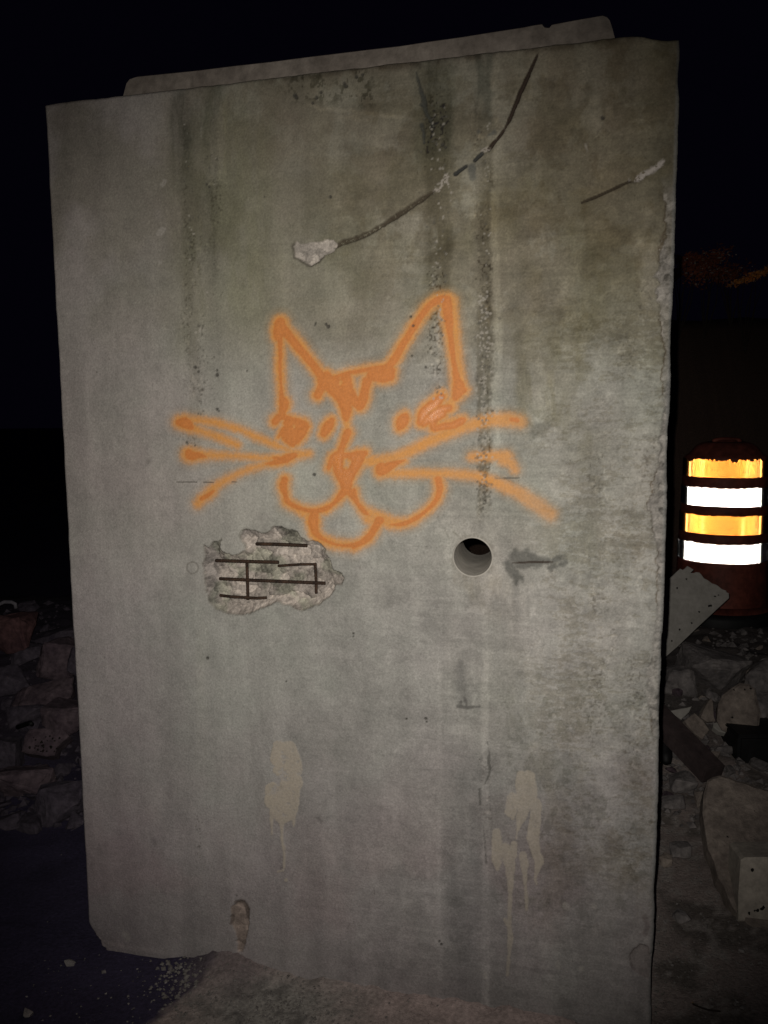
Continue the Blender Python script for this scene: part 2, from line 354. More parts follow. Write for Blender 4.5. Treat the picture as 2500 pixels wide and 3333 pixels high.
A5 = lambda p, s=True: C(500, 1400, p, s)
A7 = lambda p, s=True: C(1150, 1500, p, s)
core = [
 A3([(912, 330, 34), (905, 380, 42), (900, 430, 32)]), A3([(912, 450, 20), (912, 560, 14), (912, 700, 9), (920, 800, 10), (925, 870, 18), (940, 915, 34), (932, 960, 26), (925, 1000, 18)]),
 A3([(925, 370, 36), (985, 440, 32), (1050, 520, 28), (1120, 600, 28), (1180, 680, 28), (1235, 745, 34)]),
 A3([(1245, 720, 38), (1210, 800, 30), (1180, 855, 28)]),
 A3([(1240, 730, 38), (1300, 790, 46), (1355, 870, 46), (1385, 950, 40), (1385, 1005, 26), (1385, 1030, 14)]),
 A3([(1395, 720, 28), (1385, 800, 46), (1395, 880, 42)]), A3([(1320, 740, 22), (1315, 800, 22)]),
 A3([(1290, 735, 20), (1340, 715, 12), (1400, 695, 14), (1500, 678, 14), (1600, 668, 16), (1660, 662, 18)]),
 A3([(1575, 700, 22), (1535, 790, 24), (1515, 870, 30), (1490, 930, 34)]), A3([(1420, 880, 30), (1480, 930, 30)]), A3([(1430, 830, 20), (1460, 880, 16)]),
 A3([(1570, 705, 22), (1640, 720, 44), (1700, 712, 40)]),
 A4([(0, 690, 12), (120, 668, 16), (240, 655, 26), (300, 590, 26), (370, 470, 24), (440, 360, 24), (500, 270, 22), (560, 200, 22), (630, 165, 30), (680, 165, 26)]),
 A4([(130, 715, 36), (210, 715, 36), (270, 680, 34)]), A4([(95, 750, 26), (75, 850, 30), (45, 925, 36)]),
 A4([(672, 170, 36), (685, 290, 34), (695, 400, 22), (712, 520, 20), (725, 620, 18), (745, 730, 26), (762, 810, 44), (735, 875, 22)]), A4([(755, 815, 38), (795, 818, 24)]),
 A4([(635, 865, 26), (585, 920, 38), (510, 985, 40), (480, 1050, 24)]), A4([(690, 945, 26), (620, 965, 32), (560, 1005, 34), (510, 1055, 26)]),
 A4([(570, 1045, 22), (580, 1095, 20), (650, 1080, 26), (720, 1070, 26), (770, 1045, 30), (790, 1035, 22)]), A4([(605, 1000, 12), (590, 1060, 12)]),
 A4([(372, 1010, 30), (355, 1045, 42), (332, 1090, 18)]),
 A3([(1285, 1035, 20), (1255, 1085, 36), (1225, 1135, 22)]),
 A3([(875, 1045, 26), (915, 1010, 24), (990, 1030, 20), (1075, 1060, 26), (1108, 1082, 14)]), A3([(945, 1100, 24), (955, 1150, 32), (1000, 1200, 28)]),
 A3([(1085, 1095, 30), (1045, 1150, 38), (1005, 1205, 20)]), A3([(1000, 1140, 40), (1040, 1120, 26)]), A3([(900, 1160, 3), (935, 1100, 16)]),
 A3([(185, 1050, 26), (235, 1055, 38), (275, 1085, 20)]),
 A5([(255, 165, 28), (270, 185, 32), (320, 180, 22), (380, 192, 6)]),
 A5([(860, 200, 6), (930, 205, 20), (980, 195, 26), (1020, 180, 18)]), A5([(800, 245, 5), (880, 232, 18), (960, 215, 22)]),
 A5([(432, 440, 10), (390, 470, 16), (350, 492, 14)]),
 A5([(1398, 15, 26), (1378, 70, 24), (1355, 130, 20), (1340, 190, 30)]),
 A5([(1300, 195, 26), (1275, 240, 18), (1262, 275, 12)]), A5([(1320, 200, 24), (1335, 290, 38), (1375, 360, 42), (1385, 430, 36)]),
 A5([(1320, 185, 20), (1420, 180, 20), (1520, 168, 22)]), A5([(1515, 175, 18), (1470, 245, 30), (1430, 310, 30), (1400, 380, 26)]),
 A5([(1370, 445, 30), (1310, 515, 16), (1240, 565, 18), (1140, 582, 16), (1080, 570, 14), (1010, 545, 18), (965, 510, 18), (945, 450, 20), (935, 400, 28), (945, 355, 24)]),
 A5([(1400, 430, 28), (1450, 500, 14), (1500, 565, 14), (1545, 600, 6)]), A7([(5, 210, 14), (30, 300, 12), (80, 370, 12), (120, 395, 4)]),
 A7([(270, 458, 6), (350, 455, 14), (440, 420, 14), (530, 355, 14), (600, 275, 18), (622, 200, 24), (612, 135, 26)]),
 A5([(1160, 595, 28), (1150, 660, 36), (1165, 735, 24), (1220, 785, 12), (1310, 822, 10), (1400, 832, 12), (1480, 815, 16), (1550, 760, 18), (1600, 690, 22), (1635, 650, 28)]), A7([(185, 430, 30), (150, 500, 22), (100, 565, 18), (0, 620, 16)]),
 A7([(205, 55, 44), (200, 85, 24), (240, 50, 36), (300, 20, 22), (370, -5, 4)]),
 A4([(1140, 1030, 14), (1180, 1035, 16)]),
 A5([(1325, 200, 44), (1330, 290, 34)]), A5([(1440, 195, 40), (1475, 195, 38), (1445, 270, 36)]), A5([(1365, 320, 46), (1400, 320, 42), (1385, 400, 42)]),
 A3([(970, 1055, 34), (1065, 1088, 32)]), A3([(985, 1125, 56), (1012, 1175, 34)]), A3([(1230, 745, 50), (1290, 790, 56), (1345, 860, 46)]), A3([(1370, 730, 26), (1385, 790, 50)]), A4([(640, 985, 30), (560, 1030, 34)]),
]
soft = [[(x, y, w_+11) for x, y, w_ in s] for s in core]
soft += [
 A3([(925, 330, 55), (912, 500, 42), (912, 700, 40), (922, 860, 40)]), A3([(930, 360, 50), (1050, 500, 50), (1190, 690, 50), (1240, 750, 50)]),
 A4([(710, 170, 38), (735, 400, 36), (755, 600, 34), (785, 760, 30)]),
 A4([(640, 860, 55), (550, 960, 60), (500, 1050, 45)]), A4([(700, 930, 55), (610, 1000, 50), (600, 1080, 45), (720, 1050, 45), (790, 1050, 30)]), A4([(740, 860, 45), (690, 930, 40)]),
 A3([(185, 1040, 45), (300, 1035, 30), (450, 1055, 30), (600, 1095, 28), (730, 1150, 28), (860, 1205, 28), (960, 1245, 26), (1050, 1268, 26), (1120, 1275, 26)]),
 A3([(240, 1080, 40), (380, 1125, 30), (500, 1170, 32), (600, 1212, 30)]), A3([(1380, 1000, 40), (1395, 1100, 30)]),
 A5([(250, 175, 55), (400, 178, 34), (650, 190, 25), (860, 205, 26), (1010, 190, 34), (1120, 172, 24)]),
 A5([(1000, 205, 38), (880, 235, 30), (750, 262, 26), (620, 310, 26), (500, 372, 32), (400, 445, 38), (320, 530, 34)]),
 A5([(1120, 590, 48), (1135, 680, 42), (1180, 770, 44), (1330, 825, 44), (1440, 828, 40)]),
 A5([(960, 520, 42), (1080, 590, 40)]), A7([(60, 350, 40), (230, 430, 50), (330, 450, 44), (440, 430, 36)]), A7([(120, 400, 60), (200, 440, 46)]),
 A4([(60, 1330, 40), (220, 1325, 42), (360, 1280, 40), (500, 1210, 42), (650, 1140, 42), (800, 1085, 40), (940, 1045, 40), (1080, 1030, 52), (1200, 1045, 46)]),
 A4([(850, 1300, 32), (1000, 1290, 34), (1110, 1295, 40)]), A7([(1070, -10, 38), (1130, 15, 36), (1165, 65, 32)]),
 A7([(180, 85, 36), (350, 90, 34), (550, 92, 32), (750, 96, 34), (900, 115, 34), (1050, 165, 40), (1200, 235, 46), (1320, 315, 50), (1420, 385, 46)]),
]
sc = dist(core, 3.2); so = dist(soft, 3.5)
m_core = 1-ss(-2.2, 2.6, sc); m_soft = 1-ss(-14, 13, so+2.5*(fine-0.5)*4)
m_mist = (1-ss(-10, 34, so))*(0.6+0.9*grn)
holes_ = dist([A5([(1408, 226, 16), (1388, 266, 16)]), A3([(1012, 1075, 8), (1012, 1085, 8)]), A4([(535, 985, 3), (600, 945, 3)]), A3([(1350, 760, 12), (1345, 775, 10)])], 1)
m_core *= ss(-3, 3, holes_)
mixc(m_mist*0.24, (0.54, 0.28, 0.08))
pv = 1+0.14*(f3-0.5)+0.15*(f2-0.5)
fade = 1-0.45*ss(1560, 1800, px)*(0.5+f2)
mixc(m_soft*(0.90+0.3*(f2-0.5)+0.25*(grn-0.5))*fade, (0.63, 0.275, 0.060))
whisk = np.clip(m_soft-m_core, 0, 1)
mixc(m_core*(0.90+0.25*(f3-0.5)), (0.54, 0.178, 0.038))
inner = 1-ss(-16, -3, sc)                  # thick wet middle of the heavy strokes
wetz = np.clip(np.exp(-(((px-1410)/70)**2+((py-1340)/60)**2))+np.exp(-(((px-1540)/35)**2+((py-1365)/40)**2))+np.exp(-(((px-1110)/50)**2+((py-1500)/70)**2)), 0, 1)
mixc(m_core*inner*(0.25+0.5*wetz)*f2*1.6, (0.68, 0.25, 0.065))

gloss = (m_core*(0.05+0.9*inner*wetz)).astype(np.float32)
disp -= (m_core*0.00015+m_core*inner*0.0003*(0.2+1.6*f3)).astype(np.float32)

# ---- tan splashes of paint, with runs
K6 = 200/885; q = lambda pts: [(830+x*K6, 2380+y*K6, w_*K6) for x, y, w_ in pts]
tanL = [q([(350, 230, 100), (330, 400, 110)]), q([(480, 260, 120), (520, 430, 140), (560, 540, 130)]), q([(430, 420, 110), (500, 700, 130), (560, 740, 130)]), q([(330, 560, 70), (420, 620, 90)]),
        q([(250, 840, 105), (250, 1010, 110)]), q([(400, 850, 120), (360, 1100, 150)]), q([(520, 900, 110), (500, 1110, 120)]), q([(290, 1180, 80), (400, 1240, 90), (540, 1200, 60)]),
        q([(600, 850, 40), (610, 1000, 30), (560, 1280, 14), (560, 1370, 8)]), q([(240, 1250, 34), (245, 1400, 16), (248, 1480, 12)]),
        q([(380, 1280, 40), (385, 1450, 18), (390, 1560, 18), (420, 1680, 22), (425, 1850, 14), (418, 1960, 16)]), q([(400, 2000, 18), (335, 2020, 12)]), q([(450, 2140, 22), (460, 2150, 12)])]
K8 = 300/830; q = lambda pts: [(1550+x*K8, 2400+y*K8, w_*K8) for x, y, w_ in pts]
tanR = [q([(400, 330, 30), (390, 400, 36)]), q([(470, 360, 60), (480, 500, 70)]), q([(400, 420, 50), (430, 560, 60)]), q([(330, 550, 55), (310, 660, 55), (330, 720, 14)]),
        q([(440, 600, 60), (410, 720, 45), (385, 790, 20), (370, 850, 8), (360, 910, 6)]), q([(540, 600, 50), (530, 750, 48), (510, 900, 55), (540, 1040, 40), (570, 1110, 40)]),
        q([(185, 860, 38), (190, 1000, 52), (190, 1100, 48), (195, 1190, 10)]), q([(260, 1000, 50), (290, 1080, 60), (310, 1180, 42), (305, 1300, 26)]), q([(340, 960, 30), (330, 1060, 40)]),
        q([(420, 1060, 34), (435, 1150, 36), (440, 1230, 16), (445, 1380, 13), (455, 1440, 16), (455, 1550, 8)]), q([(560, 1130, 34), (540, 1240, 14), (530, 1270, 8), (545, 1325, 5)]),
        q([(310, 1200, 36), (308, 1400, 17), (300, 1560, 16), (300, 1700, 20), (310, 1800, 26), (300, 1920, 15), (290, 2050, 11), (283, 2140, 10)]), q([(260, 1640, 16), (300, 1700, 20)])]
st1 = dist(tanL, 3.5); st2 = dist(tanR, 4.0)
m_tan = np.maximum(1-ss(-1.5, 2.0, st1), (1-ss(-1.5, 2.5, st2))*0.9)
m_tan = m_tan*(1-0.75*ss(0.60, 0.68, f3+0.25*(fine-0.5))*ss(0.45, 0.6, f2))
mixc(m_tan*(0.72+0.6*(f2-0.5)+0.4*(fine-0.5)), (0.385, 0.335, 0.272))
disp -= m_tan*0.0008
lime = dist([[(1578, 3165, 3), (1582, 3180, 4)], [(1587, 3205, 3), (1588, 3222, 3)], [(1816, 3130, 7), (1818, 3145, 6)], [(1892, 3152, 7)], [(1840, 2945, 9), (1850, 2955, 7)], [(1932, 2950, 8)], [(372, 2950, 5)], [(405, 3040, 10), (415, 3055, 8)], [(520, 760, 8), (530, 745, 6)], [(530, 600, 5), (535, 590, 4)], [(522, 855, 5)], [(1905, 470, 3), (1912, 490, 3)]], 7)
mixc((1-ss(-2, 4, lime))*0.45, (0.40, 0.37, 0.34))

# ---- grooves, cracks and marks
g1 = dist([smooth([(1752, 172, 0), (1744, 190, 2.5), (1715, 255, 4.5), (1690, 310, 4.8), (1668, 365, 4.4), (1645, 415, 3), (1618, 455, 3)]), smooth([(1615, 457, 4), (1600, 475, 5), (1590, 488, 3)])], 3.2, 40)
mixc((1-ss(0.5, 3.5, g1)), (0.040, 0.027, 0.015)); disp += (1-ss(-4, 3, g1))*0.007
g2 = dist([[(1568, 500, 6), (1545, 522, 5)], [(1518, 540, 5), (1482, 566, 7)]], 3, 40); mixc((1-ss(-1, 2.5, g2)), (0.045, 0.045, 0.042)); disp += (1-ss(-4, 2, g2))*0.005
g2b = dist([[(1535, 545, 14), (1538, 578, 12)], [(1610, 430, 8), (1590, 440, 5)], [(1558, 430, 5)]], 5, 40); mixc((1-ss(-5, 4, g2b))*0.6, (0.085, 0.09, 0.088))
g2c = dist([[(1590, 483, 7), (1570, 492, 6)], [(1455, 575, 7), (1425, 615, 9), (1412, 622, 5)], [(1450, 570, 4), (1458, 600, 4)]], 4, 40); mixc((1-ss(-3, 3, g2c))*ss(0.3, 0.6, fine)*0.9, (0.40, 0.36, 0.32))
g3 = dist([smooth([(1410, 622, 3), (1385, 640, 6), (1350, 663, 8), (1310, 690, 8), (1260, 722, 7), (1215, 750, 7), (1170, 772, 8), (1130, 785, 8), (1090, 800, 7)])], 5, 40)
mg3 = 1-ss(-3, 3, g3)
mixc(mg3*0.9*ss(0.30, 0.46, fine+0.35*ss(-8, 4, g3)*(py > 0)), (0.055, 0.042, 0.028)); disp += mg3*0.006*(0.5+fine)
g4 = dist([smooth([(1894, 659, 2), (1930, 645, 3.4), (1975, 625, 3.6), (2015, 606, 3.4), (2050, 590, 3)])], 1.2, 30)
mixc((1-ss(0, 3, g4)), (0.045, 0.034, 0.022)); disp += (1-ss(-2, 2, g4))*0.004
g5 = dist([[(2052, 588, 5), (2080, 580, 9), (2105, 565, 11)], [(2100, 568, 10), (2130, 550, 11), (2158, 525, 8)]], 8, 40)
mixc((1-ss(-3, 4, g5+9*(fbm(U*110, V*110, 46, 3)-0.5)))*ss(0.36, 0.52, f3+0.5*(fine-0.5)), (0.36, 0.325, 0.30)); disp += (1-ss(-3, 3, g5))*0.003
# chipped crack beside the second streak
g6 = dist([smooth([(1355, 235, 1), (1366, 280, 4), (1378, 320, 9), (1385, 360, 7), (1397, 385, 4)]), [(1370, 340, 5), (1380, 345, 10)], [(1372, 405, 6), (1378, 430, 4), (1380, 465, 2)], [(1400, 390, 4), (1410, 412, 3)]], 6, 40)
mixc((1-ss(-3, 3, g6))*0.85*ss(0.25, 0.5, fine+0.2), (0.05, 0.052, 0.047)); disp += (1-ss(-4, 2, g6))*0.004
# thin straight joint marks, smudges, pits
g7 = dist([[(575, 1568, 1.0), (640, 1569, 1.4)], [(663, 1569, 1.0), (695, 1570, 1.2)], [(755, 1569, 0.6), (770, 1569, 0.6)], [(1612, 1556, 1.0), (1650, 1557, 1.6), (1690, 1556, 1)]], 0.8, 20); mixc((1-ss(-0.5, 1.6, g7))*0.9, (0.08, 0.07, 0.06))
g8 = dist([[(1668, 1832, 1.0), (1720, 1830, 3.0), (1770, 1829, 3.4), (1800, 1830, 1)]], 1, 20)
st = dist([smooth([(1672, 1815, 14), (1695, 1822, 36), (1740, 1828, 24), (1790, 1826, 12), (1830, 1815, 8)]), [(1660, 1840, 22), (1690, 1880, 14)], [(1690, 1870, 12), (1678, 1900, 6)], [(1790, 1850, 12), (1840, 1830, 8)]], 9, 60)
mixc((1-ss(-12, 9, st+14*(f3-0.5)))*0.78, (0.095, 0.094, 0.086)); mixc((1-ss(-1, 2, g8)), (0.05, 0.038, 0.03))
mul(strip(1670, 1690, 1890, 1990, 8, 30)*0.5, (0.65, 0.65, 0.66))
sm = dist([[(1500, 2170, 20), (1505, 2240, 24), (1520, 2280, 20)]], 12, 60); mul((1-ss(-16, 12, sm))*0.75, (0.70, 0.70, 0.71))
sm = dist([[(1490, 2298, 4), (1520, 2302, 6), (1560, 2300, 4)], [(1512, 2270, 3), (1520, 2300, 4)], [(1500, 2285, 3)]], 5, 30); mixc((1-ss(-3, 3, sm))*0.75, (0.10, 0.095, 0.09))
sm = dist([[(1780, 1385, 12), (1745, 1400, 16), (1735, 1420, 10)], [(1800, 1365, 7)]], 9, 50); mul((1-ss(-8, 8, sm))*0.8, (0.68, 0.68, 0.66))
sm = dist([[(500, 2735, 10), (505, 2745, 8)], [(1035, 2660, 8), (1045, 2672, 8)], [(1068, 2662, 5)], [(482, 1500, 8), (478, 1510, 6)], [(915, 2560, 4)], [(1385, 1200, 3), (1388, 1210, 3)]], 6, 40); mul((1-ss(-8, 6, sm))*0.7, (0.60, 0.60, 0.60))
cr = dist([smooth([(1586, 2415, 1.5), (1592, 2450, 2), (1590, 2480, 6), (1594, 2510, 3), (1580, 2550, 1.5)]), [(1560, 2570, 3), (1562, 2620, 2)], smooth([(1572, 2690, 1.5), (1578, 2740, 1.5), (1582, 2810, 2)])], 3, 30)
mixc((1-ss(-2, 2, cr))*0.75, (0.085, 0.082, 0.075)); disp += (1-ss(-2, 2, cr))*0.002
sp_list = [(1962, 383, 7), (675, 2143, 5), (634, 1450, 2), (1385, 2340, 5), (1388, 2350, 4), (1322, 2340, 3), (1430, 3064, 4), (1436, 3074, 5), (1061, 1055, 5), (1068, 1062, 6), (1027, 1052, 4), (1025, 1058, 3), (1385, 1195, 4), (1340, 1158, 4), (635, 1196, 5), (645, 1210, 4), (706, 1220, 6), (706, 1205, 4), (706, 1332, 5), (712, 1338, 3), (1022, 1545, 5), (607, 1440, 5), (610, 1445, 4), (803, 1207, 3), (1337, 1030, 5), (1345, 1060, 4), (315, 1211, 2.4), (770, 2915, 3), (1575, 1640, 4), (1572, 1652, 3), (1578, 1630, 4), (1150, 2062, 4), (1150, 2072, 3), (1030, 318, 6), (1018, 335, 5), (960, 310, 7), (965, 318, 6), (1160, 250, 6), (1180, 243, 5), (1125, 280, 7), (1120, 272, 5), (1045, 300, 5), (672, 600, 4), (680, 608, 4), (1075, 640, 5), (860, 640, 3), (932, 2218, 3), (928, 1795, 2), (1440, 410, 5), (1440, 470, 7), (1450, 480, 5)]
sd = dist([[(a, b, c)] for a, b, c in sp_list], 2.2, 12); mixc((1-ss(-1.5, 1.5, sd))*0.85, (0.05, 0.046, 0.04)); disp += (1-ss(-3, 1, sd))*0.003
# exposed aggregate and pits down the streaks
r2 = np.random.default_rng(3); agg = []; pit = []
def scat(n_, x0, x1, y0, y1, bias, rr=(2.2, 4.6), fa=0.6):
    for _ in range(n_):
        y = r2.uniform(y0, y1); x = (x0+x1)/2+r2.normal()*(x1-x0)*0.28
        (agg if r2.random() < fa else pit).append([(x, y, r2.uniform(*rr)), (x+r2.uniform(-2, 2), y+r2.uniform(-3, 3), r2.uniform(*rr)*0.7)])
scat(90, 1395, 1462, 330, 1000, 0, (1.4, 4.0)); scat(40, 1420, 1445, 1000, 1300, 0); scat(190, 1550, 1598, 950, 1480, 0, (1.6, 4.6), 0.62); scat(60, 1550, 1595, 1480, 1640, 0, fa=0.35)
scat(34, 600, 640, 320, 900, 0, (1.2, 2.8), 0.25); scat(50, 640, 665, 1050, 1350, 0, (1.6, 3.2), 0.25); scat(44, 660, 720, 320, 1350, 0, (1.2, 2.6), 0.15)
scat(30, 640, 655, 2650, 2800, 0, (1.2, 2), 0.1); scat(36, 1570, 1600, 400, 950, 0, (1.5, 3), 0.5)
mixc(1-ss(-1, 1.8, dist(agg, 2.0, 10)), (0.40, 0.37, 0.325), 0.6); mixc(1-ss(-1, 1.4, dist(pit, 1.6, 10)), (0.10, 0.093, 0.08), 0.65)
disp += ss(1, -2, dist(pit, 1.6, 10)*1.0)*0.002

# ---- broken-out patch: rough floor behind the face, with reinforcing bars
poly = [(360, 600), (395, 620), (430, 580), (465, 590), (485, 565), (475, 620), (500, 655), (560, 680), (620, 665), (660, 650), (655, 610), (625, 575), (613, 540), (630, 505), (670, 492), (720, 500), (780, 520), (840, 500), (870, 475), (905, 468), (930, 485), (980, 492), (1030, 510), (1060, 550), (1110, 575), (1170, 585), (1210, 600), (1240, 640), (1230, 670), (1260, 700), (1280, 740), (1285, 790), (1340, 805), (1370, 840), (1355, 885), (1310, 890), (1300, 940), (1260, 980), (1200, 1030), (1130, 1060), (1060, 1078), (1000, 1060), (950, 1035), (880, 1020), (830, 1045), (790, 1060), (740, 1080), (690, 1100), (620, 1108), (520, 1100), (450, 1070), (395, 1020), (375, 960), (365, 880), (360, 800), (345, 740), (370, 690), (365, 640)]
def poly_sd(pts, reach=60, wob=6):
    pts = np.array(pts, float); idx = np.nonzero((px > pts[:, 0].min()-reach) & (px < pts[:, 0].max()+reach) & (py > pts[:, 1].min()-reach) & (py < pts[:, 1].max()+reach))[0]
    X_, Y_ = px[idx]+wob*(f3[idx]-0.5)*2+4*(fine[idx]-0.5), py[idx]+wob*(fbm(U[idx]*75, V[idx]*75, 59)-0.5)*2
    ins = np.zeros(len(idx), bool); d = np.full(len(idx), 1e9)
    for a, b in zip(pts, np.roll(pts, -1, 0)):
        c_ = ((a[1] > Y_) != (b[1] > Y_)) & (X_ < (b[0]-a[0])*(Y_-a[1])/(b[1]-a[1]+1e-9)+a[0]); ins ^= c_
        dx, dy = b-a; t = np.clip(((X_-a[0])*dx+(Y_-a[1])*dy)/(dx*dx+dy*dy+1e-9), 0, 1)
        d = np.minimum(d, np.hypot(X_-a[0]-t*dx, Y_-a[1]-t*dy))
    out = np.full(n, 999.0, np.float32); out[idx] = np.where(ins, -d, d); return out
sp = poly_sd([(500+x*K, 1500+y*K) for x, y in poly])
ins = 1-ss(-1.5, 1.0, sp)
# angular facets: each Voronoi-like cell of the floor has its own depth and slope
def cells(sc_, seed, jit=1.0):
    gx, gy = U*sc_, V*sc_*1.25; ix = np.floor(gx).astype(int); iy = np.floor(gy).astype(int)
    best = np.full(n, 1e9); val = np.zeros(n); lx = np.zeros(n); ly = np.zeros(n)
    t = _T[seed]; t2 = _T[seed+1]; t3 = _T[seed+2]
    for a in (-1, 0, 1):
        for b in (-1, 0, 1):
            cx_ = ix+a; cy_ = iy+b; ox = cx_+t[cx_ & 255, cy_ & 255]*jit; oy = cy_+t2[cx_ & 255, cy_ & 255]*jit
            d = (gx-ox)**2+(gy-oy)**2; k = d < best; best = np.where(k, d, best)
            v = t3[cx_ & 255, cy_ & 255]; val = np.where(k, v, val)
            sx = t[(cx_*7) & 255, cy_ & 255]-0.5; sy = t2[cx_ & 255, (cy_*5) & 255]-0.5
            lx = np.where(k, sx*(gx-ox)+sy*(gy-oy), lx)
    return val, lx
inn = sp < 4
v1, s1 = cells(26, 4); v2, s2 = cells(60, 8)
deep = 0.005+0.013*ss(0, -26, sp)
floor = deep*(0.75+0.45*v1+0.9*s1)+0.0055*v2+0.008*s2+0.006*(fine-0.5)
disp = disp*(1-ins)+ins*floor
fc = (0.58+0.50*v1+0.34*(v2-0.5)+0.6*(f3-0.5)+0.7*(fine-0.5)+0.3*(f2-0.5))
ci = np.array([0.42, 0.37, 0.33])[None, :]*fc[:, None]
tintg = ss(0.5, 0.62, fbm(U*16, V*16, 12))[:, None]; ci = ci*(1-tintg)+ci*np.array([0.72, 0.78, 0.72])*tintg
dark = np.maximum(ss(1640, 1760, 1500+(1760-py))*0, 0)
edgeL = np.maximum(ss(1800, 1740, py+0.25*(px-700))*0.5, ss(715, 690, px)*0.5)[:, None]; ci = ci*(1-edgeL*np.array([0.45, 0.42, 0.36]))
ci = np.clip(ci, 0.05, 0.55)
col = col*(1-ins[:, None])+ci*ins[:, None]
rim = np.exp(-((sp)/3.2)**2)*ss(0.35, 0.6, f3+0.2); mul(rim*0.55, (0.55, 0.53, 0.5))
rings = np.minimum(np.abs(np.hypot(px-(500+278*K), py-(1500+770*K))-18.5), 99)
rg = np.abs(np.hypot(px-(500+655*K), py-(1500+535*K))-17)
mul(np.exp(-(rings/2.4)**2)*0.75, (0.50, 0.48, 0.46)); mul(-np.exp(-((rings-1)/9)**2)*(np.hypot(px-625.7, py-1848) < 18)*0.3, (0.8, 0.8, 0.8))
mul(np.exp(-(rg/2.0)**2)*0.6, (0.5, 0.48, 0.46)); disp += np.exp(-(rings/2.2)**2)*0.0012
patch_ = poly_sd([(845, 1972), (862, 1975), (862, 2008), (838, 2008)], 20, 1); mul(-(1-ss(-1, 1, patch_))*0.25, (0.8, 0.8, 0.8))
# pale aggregate patch at the groove's lower end
sp2 = poly_sd([(952, 800), (965, 785), (980, 795), (1040, 785), (1060, 778), (1085, 782), (1098, 795), (1090, 815), (1060, 830), (1040, 850), (1010, 868), (985, 850), (960, 838)], 40, 5)
i2 = 1-ss(-1.5, 1.5, sp2); k2 = np.array([0.40, 0.36, 0.32])[None, :]*(0.65+0.5*v2+0.7*(fine-0.5))[:, None]
col = col*(1-i2[:, None])+k2*i2[:, None]; disp += i2*(0.003+0.004*v2)
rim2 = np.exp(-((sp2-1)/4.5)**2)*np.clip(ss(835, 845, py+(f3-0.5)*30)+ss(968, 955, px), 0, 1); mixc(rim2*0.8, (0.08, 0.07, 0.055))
# spalls low on the face and along the arrises
sp3 = poly_sd([(750, 2955), (770, 2935), (795, 2935), (808, 2960), (812, 3010), (800, 3060), (790, 3100), (775, 3100), (768, 3040), (752, 3010)], 40, 6); i3 = 1-ss(-2, 2, sp3)
col = col*(1-i3[:, None])+np.array([0.30, 0.24, 0.21])[None, :]*(0.65+0.5*v2+0.7*(f3-0.5))[:, None]*i3[:, None]; disp += i3*(0.004+0.003*v2)
sp3b = dist([smooth([(768, 2935, 5), (790, 2935, 9), (804, 2960, 9), (808, 2990, 5)]), [(758, 2985, 7), (752, 3005, 5)]], 4); mixc((1-ss(-3, 3, sp3b))*0.75, (0.10, 0.08, 0.07))
sp4 = poly_sd([(2085, 3075), (2110, 3080), (2118, 3120), (2112, 3185), (2085, 3175), (2058, 3155), (2050, 3115), (2060, 3090)], 40, 5); i4 = 1-ss(-2, 2, sp4)
mul(i4*0.55, (0.72, 0.66, 0.64)); disp += i4*0.004; mul(np.exp(-((sp4)/3)**2)*0.5, (0.5, 0.42, 0.42))
sp5 = dist([[(2100, 2985, 9), (2108, 3010, 8), (2102, 3040, 9)]], 6); mul((1-ss(-4, 4, sp5))*0.6, (0.58, 0.52, 0.52))
# ragged right arris: torn strip, brown and pale
er = (W-U)*1.0
wear = (0.016+0.03*np.clip(fbm(V*5, V*0+2, 21)-0.35, 0, 1))+0.022*np.exp(-((py-1640)/110)**2)+0.016*np.exp(-((py-2230)/90)**2)+0.02*np.exp(-((py-900)/120)**2)
mw = (1-ss(-0.004, 0.004, er-wear*(0.55+0.9*f3)))*ss(560, 700, py)*(1-ss(2350, 2480, py))
wc = np.array([0.25, 0.232, 0.215])[None, :]*(0.50+0.75*v2+1.2*(f3-0.5)+0.8*(fine-0.5))[:, None]
mw = mw*(0.65+0.35*ss(0.40, 0.56, fbm(U*20, V*9, 52, 4))); col = col*(1-0.85*mw[:, None])+wc*0.85*mw[:, None]; disp += mw*(0.002+0.005*v2)
mul(np.exp(-(np.abs(er-wear*(0.55+0.9*f3))/0.0018)**2)*ss(560, 700, py)*(1-ss(2350, 2480, py))*ss(0.42, 0.56, f2), (0.55, 0.48, 0.40))
arr = 1-ss(0.004, 0.011, er); col = col*(1-arr[:, None]*0.6)+np.array([0.215, 0.215, 0.21])*arr[:, None]*0.6
# round the arrises; bottom left crumble
em = np.minimum(np.minimum(U-lo.ravel(), hi.ravel()-U), Hh.ravel()-V)
disp += 0.006*np.clip(1-em/0.008, 0, 1)**2
cb = (1-ss(0.0, 0.16, U))*(1-ss(0.02, 0.075, V+(f3-0.5)*0.04)); mul(cb*0.5, (0.8, 0.75, 0.72)); disp += cb*0.008*f3
lb = np.exp(-((V-0.022-0.012*(f2-0.5))/0.008)**2)*ss(0.05, 0.08, U)*(1-ss(0.2, 0.3, U)); mul(-lb*0.6, (0.7, 0.72, 0.75))
